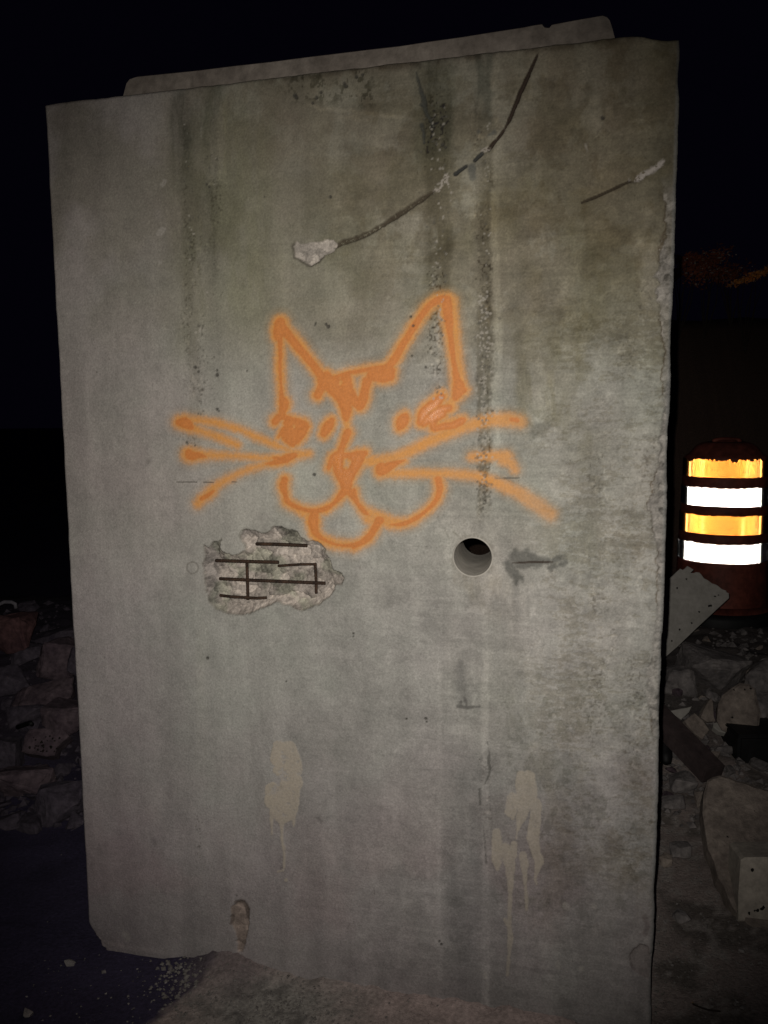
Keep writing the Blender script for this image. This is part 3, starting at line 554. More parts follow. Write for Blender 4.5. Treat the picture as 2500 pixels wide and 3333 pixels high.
# ring of dirt round the bored hole
HU0, _ = face_uv(1474, 1812); HU1, _ = face_uv(1604, 1812); _, HV0 = face_uv(1539, 1876); _, HV1 = face_uv(1539, 1750)
HC = ((HU0+HU1)/2, (HV0+HV1)/2); HR = (abs(HU1-HU0)+abs(HV1-HV0))/4
hr = np.hypot(U-HC[0], V-HC[1])
mul(np.exp(-((hr-HR-0.004)/0.006)**2)*ss(0.42, 0.6, f3)*0.6, (0.6, 0.58, 0.55)); mul(-np.exp(-((hr-HR-0.016)/0.02)**2)*0.35, (0.85, 0.85, 0.85))
ck = dist([[(1445, 1720, 1), (1462, 1752, 1.2)], [(1475, 1730, 3), (1490, 1745, 2)]], 1, 12); mul((1-ss(-1, 1.5, ck))*0.6, (0.55, 0.55, 0.5))
col = np.clip(col, 0.02, 0.9).astype(np.float32)

# ---- assemble the face mesh: move along -N3 by disp
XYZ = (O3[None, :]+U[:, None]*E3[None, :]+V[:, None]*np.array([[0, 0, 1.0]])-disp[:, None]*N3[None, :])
I = np.arange(n).reshape(nv, nu)
Q = np.stack([I[:-1, :-1], I[:-1, 1:], I[1:, 1:], I[1:, :-1]], -1).reshape(-1, 4)
inside = hr < HR
dead = inside[Q].any(1)
edge_v = np.unique(Q[dead].ravel()); edge_v = edge_v[~inside[edge_v]]
dirx = (U[edge_v]-HC[0])/hr[edge_v]; diry = (V[edge_v]-HC[1])/hr[edge_v]
XYZ[edge_v] = O3+(HC[0]+dirx*HR)[:, None]*E3+(HC[1]+diry*HR)[:, None]*np.array([0, 0, 1.0])
Qk = Q[~dead]
if (np.cross(XYZ[I[0, 1]]-XYZ[I[0, 0]], XYZ[I[1, 0]]-XYZ[I[0, 0]]) @ N3) < 0: Qk = Qk[:, ::-1]
# sides and back
loop = np.concatenate([I[0, :], I[1:, -1], I[-1, -2::-1], I[-2:0:-1, 0]])
lo_c = 0.001+0.045*np.clip((cz-V[loop])/cz, 0, 1.6)**1.2; hi_c = np.full(len(loop), W-0.003); top_c = H-0.003-np.interp(U[loop], topx, topd)
mid_ = 0.5*W
Uc = np.where(U[loop] < mid_, np.maximum(U[loop], lo_c), np.minimum(U[loop], hi_c))
on_l = np.isin(loop, I[:, 0]); on_r = np.isin(loop, I[:, -1]); on_t = np.isin(loop, I[-1, :])
Uc = np.where(on_l, lo_c, np.where(on_r, hi_c, U[loop])); Vc = np.where(on_t, top_c, V[loop])
clean = O3[None, :]+Uc[:, None]*E3[None, :]+Vc[:, None]*np.array([[0, 0, 1.0]])
jit = 0.0015*(fbm(Uc*25, Vc*25, 9)-0.5)[:, None]*E3[None, :]
ring1 = clean+jit-N3[None, :]*0.022; backP0 = clean+jit-N3[None, :]*THK
nb = len(loop); b1 = n+np.arange(nb); bi = n+nb+np.arange(nb)
sq = lambda A_, B_: np.stack([A_, np.roll(A_, -1), np.roll(B_, -1), B_], -1)[:, ::-1]
side = np.concatenate([sq(loop, b1), sq(b1, bi)]); backP = np.concatenate([ring1, backP0]); nb = 2*nb
Vall = np.concatenate([XYZ, backP]); Qall = np.concatenate([Qk, side])
used = np.zeros(len(Vall), bool); used[Qall.ravel()] = True
remap = np.cumsum(used)-1
slab_root = empty('concrete_slab', (O3[0]+E3[0]*W/2, O3[1]+E3[1]*W/2, 0), 'tall upright grey concrete slab with an orange cat face sprayed on it', 'concrete slab')
me = np_mesh('slab_body', Vall[used], remap[Qall])
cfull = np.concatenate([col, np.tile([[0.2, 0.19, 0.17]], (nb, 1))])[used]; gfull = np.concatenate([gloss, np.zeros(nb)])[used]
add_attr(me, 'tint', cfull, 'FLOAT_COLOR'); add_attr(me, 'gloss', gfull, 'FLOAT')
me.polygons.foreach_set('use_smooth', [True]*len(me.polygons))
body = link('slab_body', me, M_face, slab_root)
# the hole was bored a little askew to the face
_hd = ray(1705, 1338); _hd = _hd/abs(_hd @ N3); HSH = (_hd+N3)*THK
# back face (a ring of quads round the hole so light can pass)
bm = bmesh.new()
pc = O3-N3*THK+E3*HC[0]+np.array([0, 0, HC[1]])
outer = []; inner_ = []
for k in range(64):
    t = 2*math.pi*k/64; dx, dz = math.cos(t), math.sin(t)
    s = min([(W-0.004-HC[0])/dx if dx > 1e-6 else 9e9, (0.0-HC[0]+0.004)/dx if dx < -1e-6 else 9e9, (H-0.004-HC[1])/dz if dz > 1e-6 else 9e9, (-HC[1]+ZB)/dz if dz < -1e-6 else 9e9])
    outer.append(bm.verts.new(pc+E3*dx*s+np.array([0, 0, dz*s])+N3*0.001)); inner_.append(bm.verts.new(pc+HSH+E3*dx*HR+np.array([0, 0, dz*HR])+N3*0.001))
for k in range(64): bm.faces.new((outer[k], outer[(k+1) % 64], inner_[(k+1) % 64], inner_[k]))
bm_obj('back_face', bm, M_conc, slab_root)
# bored hole's lining
bm = bmesh.new(); seg = 96
def ringv(r, off): return [bm.verts.new(O3+HSH*(-off/THK if off < -0.01 else 0)+E3*(HC[0]+r*math.cos(2*math.pi*k/seg))+np.array([0, 0, HC[1]+r*math.sin(2*math.pi*k/seg)])+N3*off) for k in range(seg)]
rr = [ringv(HR+0.0022, -0.004), ringv(HR+0.0015, 0.0006), ringv(HR-0.0012, 0.0008), ringv(HR-0.0022, -0.002), ringv(HR-0.0022, -THK)]
for A, B in zip(rr, rr[1:]):
    for k in range(seg): bm.faces.new((A[k], A[(k+1) % seg], B[(k+1) % seg], B[k]))
bm_obj('hole_lining', bm, M_sleeve, slab_root, True)
# sprayed paint and splashes: raised films on the face
def film(name, mask, label, off=0.0007):
    fk = (mask[Qk].mean(1) > 0.5); q_ = Qk[fk]; u_ = np.unique(q_); rm = np.zeros(n, np.int64); rm[u_] = np.arange(len(u_))
    m2 = np_mesh(name, XYZ[u_]+N3*off, rm[q_]); add_attr(m2, 'tint', col[u_], 'FLOAT_COLOR'); add_attr(m2, 'gloss', gloss[u_], 'FLOAT')
    m2.polygons.foreach_set('use_smooth', [True]*len(m2.polygons))
    o = link(name, m2, M_paint, slab_root); o['label'] = label; return o
film('graffiti_paint', m_soft, 'orange spray paint outline of a cat face with whiskers and tongue')
film('paint_splash', (1-ss(-1.5, 1.5, st1)), 'tan paint splash with one long run, low left of centre', 0.0005)
film('paint_splash', (1-ss(-1.5, 1.5, st2)), 'tan paint splash with several long runs, low on the right', 0.0005)
# reinforcing bars
def bar(pts, r=0.0036, off=-0.004):
    bm = bmesh.new(); P = [Vector(face_pt(500+x*K, 1500+y*K, o_)) for x, y, o_ in pts]; out = []
    for a, b in zip(P, P[1:]):
        m_ = max(2, int((b-a).length/0.004)); out += [a.lerp(b, i/m_) for i in range(m_)]
    out.append(P[-1]); tube_mb(bm, out, r, 10, 0.12)
    return bm_obj('rebar', bm, M_rust, slab_root, True)
bar([(738, 598, -0.006), (860, 600, -0.002), (1105, 610, -0.004)], 0.0042); bar([(448, 718, -0.007), (520, 720, -0.001), (900, 730, -0.001)], 0.0042)
bar([(896, 756, -0.003), (1060, 745, -0.001), (1172, 744, -0.003)], 0.0032); bar([(672, 735, -0.009), (676, 870, -0.009), (679, 1000, -0.009)], 0.0038)
bar([(1163, 742, -0.009), (1170, 860, -0.009), (1171, 955, -0.011)], 0.0036); bar([(475, 848, -0.004), (680, 858, -0.0005), (1235, 881, -0.0025)], 0.004)
bar([(478, 968, -0.006), (560, 978, -0.001), (745, 989, -0.003), (815, 985, -0.016)], 0.0036)
# raised tongue along the top
kp = [(398, 352), (399, 322), (404, 300), (412, 272), (422, 258), (445, 251), (520, 244), (640, 231), (760, 217), (880, 203), (1000, 188), (1100, 176), (1200, 163), (1300, 151), (1400, 137), (1500, 123), (1600, 106), (1700, 90), (1745, 82), (1764, 80), (1771, 88), (1776, 92), (1788, 91), (1796, 82), (1850, 72), (1900, 63), (1962, 52), (1976, 56), (1985, 68), (1994, 95), (2001, 122), (2003, 175)]
bm = bmesh.new(); KO = -0.012
pf = [Vector(face_pt(x, y+random.uniform(-1, 1), KO)) for x, y in kp]; nz = Vector(-N3)
fr = [bm.verts.new(p) for p in pf]
ctr = sum(pf, Vector())/len(pf)
br = [bm.verts.new(p+nz*0.009+Vector((0, 0, 0.005)) if 1 < i < len(pf)-2 else p+nz*0.009) for i, p in enumerate(pf)]
bk = [bm.verts.new(v.co+nz*0.14) for v in br]
bm.faces.new(fr); L_ = len(fr)
for A, B in ((fr, br), (br, bk)):
    for k in range(L_-1): bm.faces.new((A[k], A[k+1], B[k+1], B[k]))
bm.faces.new(bk[::-1]); bmesh.ops.recalc_face_normals(bm, faces=bm.faces)
bm_obj('top_tongue', bm, M_key, slab_root)
# top ledge of the slab (behind the front arris)
bm = bmesh.new()
tv = [O3+E3*a+np.array([0, 0, H-0.03])-N3*b for a, b in ((0.01, 0.01), (W-0.01, 0.01), (W-0.01, THK-0.002), (0.01, THK-0.002))]
bm.faces.new([bm.verts.new(p) for p in tv]); bm_obj('top_face', bm, M_conc, slab_root)

# ================================================================== GROUND
def axis(lo_, hi_, d0, far, growth=1.25):
    a = list(np.arange(lo_, hi_, d0)); s = d0; x = a[-1]
    while x < far: s *= growth; x += s; a.append(x)
    s = d0; x = a[0]
    while x > -far: s *= growth; x -= s; a.insert(0, x)
    return np.array(a)
gxs = axis(-2.6, 2.9, 0.018, 90); gys = axis(1.0, 5.4, 0.018, 90)
GX, GY = np.meshgrid(gxs, gys)
def gz(x, y):
    x = np.asarray(x, float); y = np.asarray(y, float)
    z = 0.012*(fbm(x*2+40, y*2+40, 2)-0.5)+0.010*(fbm(x*9+40, y*9+40, 5)-0.5)
    le = ss(-1.25, -1.7, x+0.25*(y-4)); z = z+le*0.30*ss(3.15, 4.4, y)*(1-ss(5.2, 7, y))
    z = z+le*0.05*(fbm(x*6+9, y*6+9, 7)-0.3)*ss(3.0, 3.4, y)
    ri = ss(0.75, 1.1, x); z = z+ri*0.20*ss(2.9, 4.2, y)*(1-ss(5.4, 6.5, y))+ri*0.05*(fbm(x*7+3, y*7+3, 9)-0.35)*ss(2.2, 3.0, y)
    # bank far behind on the right
    z = z+ss(-0.5, 1.0, x)*(2.30*ss(5.9, 7.6, y))*(1-0)+0.0
    # dirt banked against the foot of the slab
    dn = (x-O3[0])*N3[0]+(y-O3[1])*N3[1]; du = (x-O3[0])*E3[0]+(y-O3[1])*E3[1]
    f = np.exp(-np.clip(dn, 0, 9)/0.085)*(dn > -0.05)
    z = z+f*(0.052*np.exp(-((du-0.43)/0.12)**2)+0.030*ss(0.42, 0.80, du)*(1-ss(1.25, 1.5, du))+0.004)*(0.55+0.9*fbm(x*30+9, y*30+9, 3))
    return z
GZ = gz(GX, GY)
cx_, cy_ = proj(GX, np.maximum(GY, 0.6), GZ)
nz1 = fbm(GX*8+50, GY*8+50, 13, 4); nz2 = fbm(GX*40+50, GY*40+50, 17, 3); nz3 = fbm(GX*2+50, GY*2+50, 21, 3)
g = np.ones(GX.shape+(3,))*np.array([0.046, 0.038, 0.078])*(0.7+0.6*nz1[..., None])  # blue-purple lens haze is mixed into the asphalt colour
def gm(mask, c):
    global g
    m_ = np.clip(mask, 0, 1)[..., None]; g = g*(1-m_)+np.array(c)*m_
du_ = (GX-O3[0])*E3[0]+(GY-O3[1])*E3[1]; dn_ = (GX-O3[0])*N3[0]+(GY-O3[1])*N3[1]
lim = (cx_-(640-(cy_-3150)*0.95)+(nz1-0.5)*260+(nz2-0.5)*60)                 # dusty mortar begins right of this diagonal
dust = ss(-25, 25, lim)*(GY < 2.6)
gm(dust, (0.44, 0.345, 0.325)); gm(dust*ss(0.42, 0.62, nz2+0.4*(nz1-0.5))*0.4, (0.16, 0.135, 0.125))
gra = dust*np.exp(-(((cx_-870)/250)**2+((cy_-3290)/120)**2)); gm(np.clip(gra*1.3, 0, 1), (0.33, 0.31, 0.285)); gm(np.clip(gra*1.3, 0, 1)*ss(0.5, 0.62, nz2), (0.15, 0.14, 0.13))
mnd = np.exp(-((du_-0.43)/0.11)**4)*np.exp(-(np.clip(dn_, 0, 9)/0.11)**2)*(0.7+0.6*nz1)*(dn_ > -0.05); gm(mnd*0.85, (0.16, 0.13, 0.135))
rgt = ss(0.55, 0.72, GX)*(GY < 3.6)*(1-ss(1.6, 1.9, GX+0.3*(2.6-GY))); gm(rgt, (0.34, 0.28, 0.26)); gm(rgt*ss(0.5, 0.65, nz1), (0.18, 0.155, 0.14)); gm(rgt*ss(0.58, 0.7, nz2), (0.36, 0.32, 0.30))
gm(ss(3.3, 3.6, GY)*(GX < 0)*(1-ss(6, 7, GY)), (0.050, 0.040, 0.058)); gm(ss(3.2, 3.6, GY)*(GX > 0)*(1-ss(5.2, 5.8, GY)), (0.12, 0.105, 0.10))
gm(ss(5.6, 6.3, GY)*(GX > -1), (0.085, 0.055, 0.042)); g *= (0.85+0.3*nz2[..., None])
GI = np.arange(GX.size).reshape(GX.shape)
GQ = np.stack([GI[:-1, :-1], GI[:-1, 1:], GI[1:, 1:], GI[1:, :-1]], -1).reshape(-1, 4)
me = np_mesh('ground', np.stack([GX.ravel(), GY.ravel(), GZ.ravel()], -1), GQ); add_attr(me, 'tint', g.reshape(-1, 3), 'FLOAT_COLOR')
me.polygons.foreach_set('use_smooth', [True]*len(me.polygons))
tag(link('ground', me, M_ground), kind='structure')
zg = lambda x, y: float(gz(np.array([x]), np.array([y]))[0])

# ---- loose grit (nobody could count it)
def stone_verts(c, r, rg):
    base_ = np.array([(1, 0, 0), (-1, 0, 0), (0, 1, 0), (0, -1, 0), (0, 0, 0.7), (0, 0, -0.6)])*rg.uniform(0.6, 1.3, (6, 1))
    a = rg.uniform(0, 6.28); R_ = np.array([[math.cos(a), -math.sin(a), 0], [math.sin(a), math.cos(a), 0], [0, 0, 1]])
    b = rg.uniform(-0.6, 0.6); R2 = np.array([[1, 0, 0], [0, math.cos(b), -math.sin(b)], [0, math.sin(b), math.cos(b)]])
    return base_ @ R_.T @ R2.T*r+c
TRI = np.array([(0, 2, 4), (2, 1, 4), (1, 3, 4), (3, 0, 4), (2, 0, 5), (1, 2, 5), (3, 1, 5), (0, 3, 5)])
def grit(name, regions, m, seed):
    rg = np.random.default_rng(seed); Vs, Ts = [], []
    for (n_, f) in regions:
        for _ in range(n_):
            x, y, r = f(rg)
            if (x-O3[0])*N3[0]+(y-O3[1])*N3[1] < 0.004 and (x-O3[0])*N3[0]+(y-O3[1])*N3[1] > -THK-0.01 and -0.02 < (x-O3[0])*E3[0]+(y-O3[1])*E3[1] < W+0.01: continue
            Vs.append(stone_verts(np.array([x, y, zg(x, y)+r*0.25]), r, rg)); Ts.append(TRI+6*(len(Vs)-1))
    me = np_mesh(name, np.concatenate(Vs), np.concatenate(Ts), 3); me.materials.append(m); return link(name, me, None)
def gpx(x0, x1, y0, y1, r0, r1):
    def f(rg):
        p = ground_at(rg.uniform(x0, x1), rg.uniform(y0, y1)); return p[0], p[1], rg.uniform(r0, r1)*rg.uniform(0.5, 1)
    return f
def near(cx, cy, sx, sy, r0, r1):
    def f(rg):
        p = ground_at(cx+rg.normal()*sx, cy+rg.normal()*sy); return p[0], p[1], rg.uniform(r0, r1)*rg.uniform(0.4, 1)
    return f
tag(grit('loose_grit', [(900, near(850, 3270, 170, 60, 0.002, 0.0065)), (160, near(590, 3200, 45, 45, 0.003, 0.010)), (300, gpx(500, 2100, 3180, 3420, 0.0015, 0.004)), (90, gpx(100, 620, 3100, 3400, 0.0015, 0.004)), (900, gpx(2125, 2520, 2560, 3400, 0.002, 0.007))], M_grit, 5),
    'fine crushed grit scattered on the ground around the foot of the slab', 'grit', kind='stuff')
tag(grit('crushed_rubble', [(420, gpx(-60, 300, 2120, 2700, 0.008, 0.034))], M_rubL, 8),
    'fine crushed concrete between the chunks of the dim left heap', 'crushed concrete', kind='stuff')
tag(grit('crushed_rubble', [(420, gpx(2140, 2560, 2150, 2700, 0.008, 0.034))], M_rubA, 6),
    'fine crushed concrete between the chunks of the right heap', 'crushed concrete', kind='stuff')

# ---- rocks
def rock_mesh(name, dims, seed, m, npts=16, jag=0.06, sub=2):
    rg = random.Random(seed); bm = bmesh.new()
    for _ in range(npts):
        v = Vector((rg.uniform(-1, 1), rg.uniform(-1, 1), rg.uniform(-1, 1)))
        mx_ = max(abs(v.x), abs(v.y), abs(v.z)); v = v/mx_*rg.uniform(0.82, 1.0)
        bm.verts.new((v.x*dims[0]/2, v.y*dims[1]/2, v.z*dims[2]/2))
    r = bmesh.ops.convex_hull(bm, input=bm.verts)
    bmesh.ops.delete(bm, geom=[v for v in bm.verts if not v.link_faces], context='VERTS')
    bmesh.ops.bevel(bm, geom=list(bm.edges), offset=min(dims)*0.035, segments=1, affect='EDGES')
    bmesh.ops.triangulate(bm, faces=bm.faces)
    bmesh.ops.subdivide_edges(bm, edges=bm.edges, cuts=sub, use_grid_fill=True)
    bm.normal_update(); s = min(dims)
    for v in bm.verts:
        k = mnoise.noise(v.co*(3.2/s)+Vector((seed, 0, 0)))+0.5*mnoise.noise(v.co*(8/s)); v.co += v.normal*k*jag*s
    me = bpy.data.meshes.new(name); bm.to_mesh(me); bm.free(); me.materials.append(m); return me
def gY(x, y):
    Yk = 1.9
    while Yk < 5.2:
        p = at(x, y, Yk)
        if p[2] <= zg(p[0], p[1]): return Yk
        Yk += 0.02
    return 4.6
LG = 'broken concrete heaped left of the slab'; RG = 'broken concrete heaped right of the slab'
def rock(px_, py_, Yd, wpx, hpx, seed, m, label, name='concrete_chunk', cat='concrete chunk', group=None, depth=None, rz=0.0, sink=True, tilt=0.0, npts=16, jag=0.05):
    if name != 'rubble_lump': Yd = min(Yd, gY(px_, py_+hpx*0.40))
    c = at(px_, py_, Yd); sw = wpx*Yd/FPX; sh = hpx*Yd/FPX
    me = rock_mesh(name, (sw, depth or sw*0.8, sh), seed, m, npts, jag)
    o = bpy.data.objects.new(name, me); COL.objects.link(o); o.location = c; o.rotation_euler = (tilt*0.5, tilt, rz)
    return tag(o, label, cat, group)
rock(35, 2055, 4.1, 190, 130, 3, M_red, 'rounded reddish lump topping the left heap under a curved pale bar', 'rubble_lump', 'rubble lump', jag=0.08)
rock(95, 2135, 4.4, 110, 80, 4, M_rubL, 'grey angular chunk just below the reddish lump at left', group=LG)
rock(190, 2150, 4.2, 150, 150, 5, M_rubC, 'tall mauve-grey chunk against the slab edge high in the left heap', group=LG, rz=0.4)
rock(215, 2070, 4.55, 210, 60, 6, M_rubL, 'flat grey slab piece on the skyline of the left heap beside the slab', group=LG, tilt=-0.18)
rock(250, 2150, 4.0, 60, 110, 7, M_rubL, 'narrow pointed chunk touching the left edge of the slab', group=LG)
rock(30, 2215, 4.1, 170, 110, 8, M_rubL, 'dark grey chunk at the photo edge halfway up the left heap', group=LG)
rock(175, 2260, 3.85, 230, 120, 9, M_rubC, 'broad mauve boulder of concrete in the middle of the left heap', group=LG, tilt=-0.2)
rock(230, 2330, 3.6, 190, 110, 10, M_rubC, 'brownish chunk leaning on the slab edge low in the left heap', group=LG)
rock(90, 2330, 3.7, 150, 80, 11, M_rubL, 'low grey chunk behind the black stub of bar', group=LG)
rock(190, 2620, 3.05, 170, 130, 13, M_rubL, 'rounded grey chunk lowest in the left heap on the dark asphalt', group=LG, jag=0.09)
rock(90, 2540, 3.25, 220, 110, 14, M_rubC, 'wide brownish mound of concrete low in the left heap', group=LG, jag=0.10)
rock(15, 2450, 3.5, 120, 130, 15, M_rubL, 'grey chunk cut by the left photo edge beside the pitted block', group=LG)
# pitted block
pr = empty('pitted_block', tuple(at(133, 2418, 3.35)), 'pale block pitted with small dark holes in the left heap', 'concrete block')
ol = [(82, 2390), (100, 2372), (150, 2368), (200, 2372), (225, 2395), (185, 2432), (178, 2458), (150, 2462), (120, 2456), (88, 2452), (70, 2446), (76, 2420)]
def plate_y(pts):
    b = max(pts, key=lambda p: p[1]); return gY(b[0], b[1]-6)
def plate(name, pts, plane_pt, nrm, thick, m, parent=None, pits=(), pit_m=None, chamf=0.006, lab=None):
    nrm = Vector(nrm).normalized(); bm = bmesh.new(); pp = Vector(plane_pt)
    def hit(x, y):
        d = Vector(ray(x, y)); t = (pp-Vector(CAM)).dot(nrm)/d.dot(nrm); return Vector(CAM)+d*t
    P = [hit(x, y) for x, y in pts]; c = sum(P, Vector())/len(P)
    ins_ = [bm.verts.new(p+(c-p).normalized()*chamf) for p in P]; ed = [bm.verts.new(p-nrm*chamf*0.7) for p in P]; bk_ = [bm.verts.new(p-nrm*thick) for p in P]
    bm.faces.new(ins_); k = len(P)
    for A, B in ((ins_, ed), (ed, bk_)):
        for i in range(k): bm.faces.new((A[i], A[(i+1) % k], B[(i+1) % k], B[i]))
    bm.faces.new(bk_[::-1]); bmesh.ops.recalc_face_normals(bm, faces=bm.faces)
    me = bpy.data.meshes.new(name); me.materials.append(m); me.materials.append(pit_m or m)
    a = nrm.orthogonal().normalized(); b = nrm.cross(a)
    for (x, y, r) in pits:
        cpt = hit(x, y)+nrm*0.0012; rr_ = r*(cpt-Vector(CAM)).length/FPX
        vs = [bm.verts.new(cpt+(a*math.cos(t)+b*math.sin(t))*rr_*random.uniform(0.6, 1.25)) for t in [2*math.pi*j/9 for j in range(9)]]
        f = bm.faces.new(vs); f.material_index = 1
    bm.to_mesh(me); bm.free(); o = bpy.data.objects.new(name, me); COL.objects.link(o)
    if parent: o.parent = parent; o.matrix_parent_inverse = Matrix.Translation(parent.location).inverted()
    if lab: o['label'] = lab
    return o
pits = [(92+random.uniform(0, 105), 2395+random.uniform(0, 58), random.uniform(2, 4.5)) for _ in range(26)]
plate('block', ol, at(133, 2455, min(3.35, gY(133, 2455))), (0.15, -0.8, 0.5), 0.10, M_rubC, pr, pits, M_hole_shade)
bm = bmesh.new(); tube_mb(bm, [at(58, 2366, 3.5), at(75, 2360, 3.45), at(98, 2352, 3.4), at(103, 2357, 3.38)], 0.0095, 10)
tag(bm_obj('bar_stub', bm, M_black, None, True), 'short black stub of bar poking from the left heap above the pitted block', 'metal bar')
bm = bmesh.new(); tube_mb(bm, [at(x, y, 4.7) for x, y in ((-40, 2030), (-25, 1990), (-5, 1968), (15, 1959), (38, 1960), (50, 1966), (52, 1980))], 0.0105, 12)
tag(bm_obj('curved_bar', bm, M_pale_metal, None, True), 'pale hooked bar arching above the reddish lump at far left', 'bent bar')
rgx = random.Random(11)
protosL = [rock_mesh('small_chunk', (0.10, 0.085, 0.07), 160+i, M_rubL, 12, 0.05, 1) for i in range(9)]
protos = [rock_mesh('small_chunk', (0.10, 0.085, 0.07), 60+i, (M_rubA, M_rubC, M_rubB)[i % 3], 12, 0.05, 1) for i in range(9)]
def small(name, x, y, s, label, group, cat='concrete chunk'):
    o = bpy.data.objects.new(name, rgx.choice(protosL if x < 0 else protos)); COL.objects.link(o); o.scale = (s*rgx.uniform(0.8, 1.3), s, s*rgx.uniform(0.6, 1.1))
    o.location = (x, y, zg(x, y)+0.02*s); o.rotation_euler = (rgx.uniform(-.5, .5), rgx.uniform(-.5, .5), rgx.uniform(0, 6)); return tag(o, label, cat, group)
for i in range(46):
    p = ground_at(rgx.uniform(-60, 290), rgx.uniform(2130, 2700)); x, y = p[0], p[1]
    small('small_chunk', x, y, rgx.uniform(0.35, 1.1), 'small broken concrete chunk lying in the heap left of the slab', 'small chunks in the left heap')

# ---- right heap
rock(2340, 2180, 4.35, 260, 130, 21, M_rubA, 'broad grey boulder below the striped drum at the top of the right heap', group=RG, tilt=0.15)
rock(2205, 2215, 4.2, 120, 100, 22, M_rubA, 'dark grey chunk between the slab edge and the broad boulder', group=RG)
rock(2480, 2200, 4.2, 140, 150, 23, M_rubA, 'grey chunk at the right photo edge beneath the drum', group=RG)
rock(2490, 2310, 3.8, 110, 130, 25, M_rubA, 'dark chunk right of the pointed tan rock', group=RG)
t_ = empty('pointed_rock', tuple(at(2400, 2370, 3.7)), 'large pointed tan rock face standing in the right heap', 'concrete chunk', RG)
plate('rock_face', [(2352, 2262), (2380, 2240), (2408, 2222), (2440, 2226), (2458, 2240), (2466, 2275), (2477, 2320), (2470, 2372), (2430, 2400), (2390, 2392), (2350, 2375), (2334, 2345), (2338, 2290)], at(2400, 2390, gY(2400, 2392)-0.10), (-0.25, -0.8, 0.45), 0.14, M_rubB, t_, [(2389, 2246, 3), (2424, 2245, 3), (2384, 2335, 4), (2444, 2241, 4)], M_hole_shade, 0.012)
def shard(pts, Yd, nrm, m, label, th=0.03, pits=()):
    b_ = max(pts, key=lambda p: p[1]); r_ = plate('concrete_shard', pts, at(b_[0], b_[1], min(Yd, plate_y(pts)-0.09)), nrm, th, m, None, pits, M_hole_shade, 0.004); return tag(r_, label, 'concrete shard', 'pale shards in the right heap')
shard([(2183, 2313), (2215, 2306), (2240, 2302), (2253, 2298), (2243, 2318), (2228, 2332), (2218, 2342), (2200, 2330)], 3.75, (-0.1, -0.75, 0.5), M_board, 'pale triangular shard with its tip beside the slab edge')
shard([(2316, 2272), (2322, 2285), (2325, 2335), (2330, 2348), (2305, 2350), (2282, 2335), (2292, 2310), (2303, 2288)], 3.75, (0.2, -0.8, 0.5), M_rubB, 'upright pointed shard left of the large tan rock')
shard([(2322, 2352), (2345, 2348), (2372, 2372), (2366, 2386), (2340, 2380), (2322, 2366)], 3.6, (0, -0.6, 0.7), M_board, 'small flat pale shard above the black box')
shard([(2228, 2345), (2262, 2320), (2290, 2345), (2310, 2375), (2288, 2405), (2262, 2388), (2240, 2362)], 3.65, (0.1, -0.7, 0.6), M_rubB, 'brown-grey shard behind the diagonal dark beam')
# white board leaning, its left end in the shade behind the slab
bp_ = [(555, 170), (632, 215), (600, 245), (592, 262), (640, 262), (665, 250), (710, 255), (735, 280), (770, 330), (820, 355), (880, 400), (905, 405), (940, 420), (990, 460), (1010, 475), (1060, 492), (1068, 515), (1095, 525), (1100, 590), (960, 720), (820, 850), (680, 980), (420, 1230), (240, 1385), (60, 1540), (-20, 1100), (40, 640), (300, 345), (360, 300), (420, 240), (460, 205), (495, 222), (520, 205)]
hp = [(540, 342, 12), (417, 458, 12), (915, 568, 14), (960, 550, 9), (840, 690, 18), (862, 688, 18), (706, 772, 12), (610, 917, 12), (452, 1002, 12), (350, 1147, 13)]
tag(plate('broken_board', [(2100+x*.2486, 1800+y*.2486) for x, y in bp_], at(2250, 2000, 4.1), (-0.1, -1, 0.22), 0.012, M_board, None, [(2100+x*.2486, 1800+y*.2486, r*.2486) for x, y, r in hp], M_hole_shade, 0.002),
    'broken white board with nail holes leaning in front of the striped drum', 'board')
# diagonal beam
bm = bmesh.new(); a = Vector(at(2100, 2290, 3.35)); b = Vector(at(2322, 2520, 2.98)); d = (b-a).normalized(); up = Vector((0, 0, 1)); s_ = d.cross(up).normalized(); u_ = s_.cross(d)
vs = [[bm.verts.new(p+s_*x*0.045+u_*z*0.035) for x, z in ((-1, -1), (1, -1), (1, 1), (-1, 1))] for p in (a, a.lerp(b, 0.5), b)]
for A, B in zip(vs, vs[1:]):
    for k in range(4): bm.faces.new((A[k], A[(k+1) % 4], B[(k+1) % 4], B[k]))
bm.faces.new(vs[0][::-1]); bm.faces.new(vs[-1]); bmesh.ops.recalc_face_normals(bm, faces=bm.faces); bmesh.ops.bevel(bm, geom=list(bm.edges), offset=0.005, segments=2, affect='EDGES')
tag(bm_obj('timber_beam', bm, M_timber), 'dark beam lying diagonally across the right heap beside the slab', 'beam')
# black crate
cr_ = at(2470, 2468, 3.33); bm = bmesh.new()
bmesh.ops.create_cube(bm, size=1, matrix=Matrix.Translation(cr_+np.array([0.01, 0.1, 0.0])) @ Matrix.Diagonal((0.20, 0.22, 0.20, 1)))
bmesh.ops.bevel(bm, geom=list(bm.edges), offset=0.012, segments=3, affect='EDGES')
bx = empty('black_box', (cr_[0], cr_[1]+0.1, cr_[2]-0.10), 'black plastic box at the right photo edge behind the big tilted slab piece', 'box')
bm_obj('box_shell', bm, M_black, bx)
bm = bmesh.new(); bmesh.ops.create_cube(bm, size=1, matrix=Matrix.Translation(cr_+np.array([0.01, 0.1, 0.098])) @ Matrix.Diagonal((0.208, 0.228, 0.014, 1))); bmesh.ops.bevel(bm, geom=list(bm.edges), offset=0.005, segments=2, affect='EDGES')
bm_obj('box_rim', bm, M_black, bx)
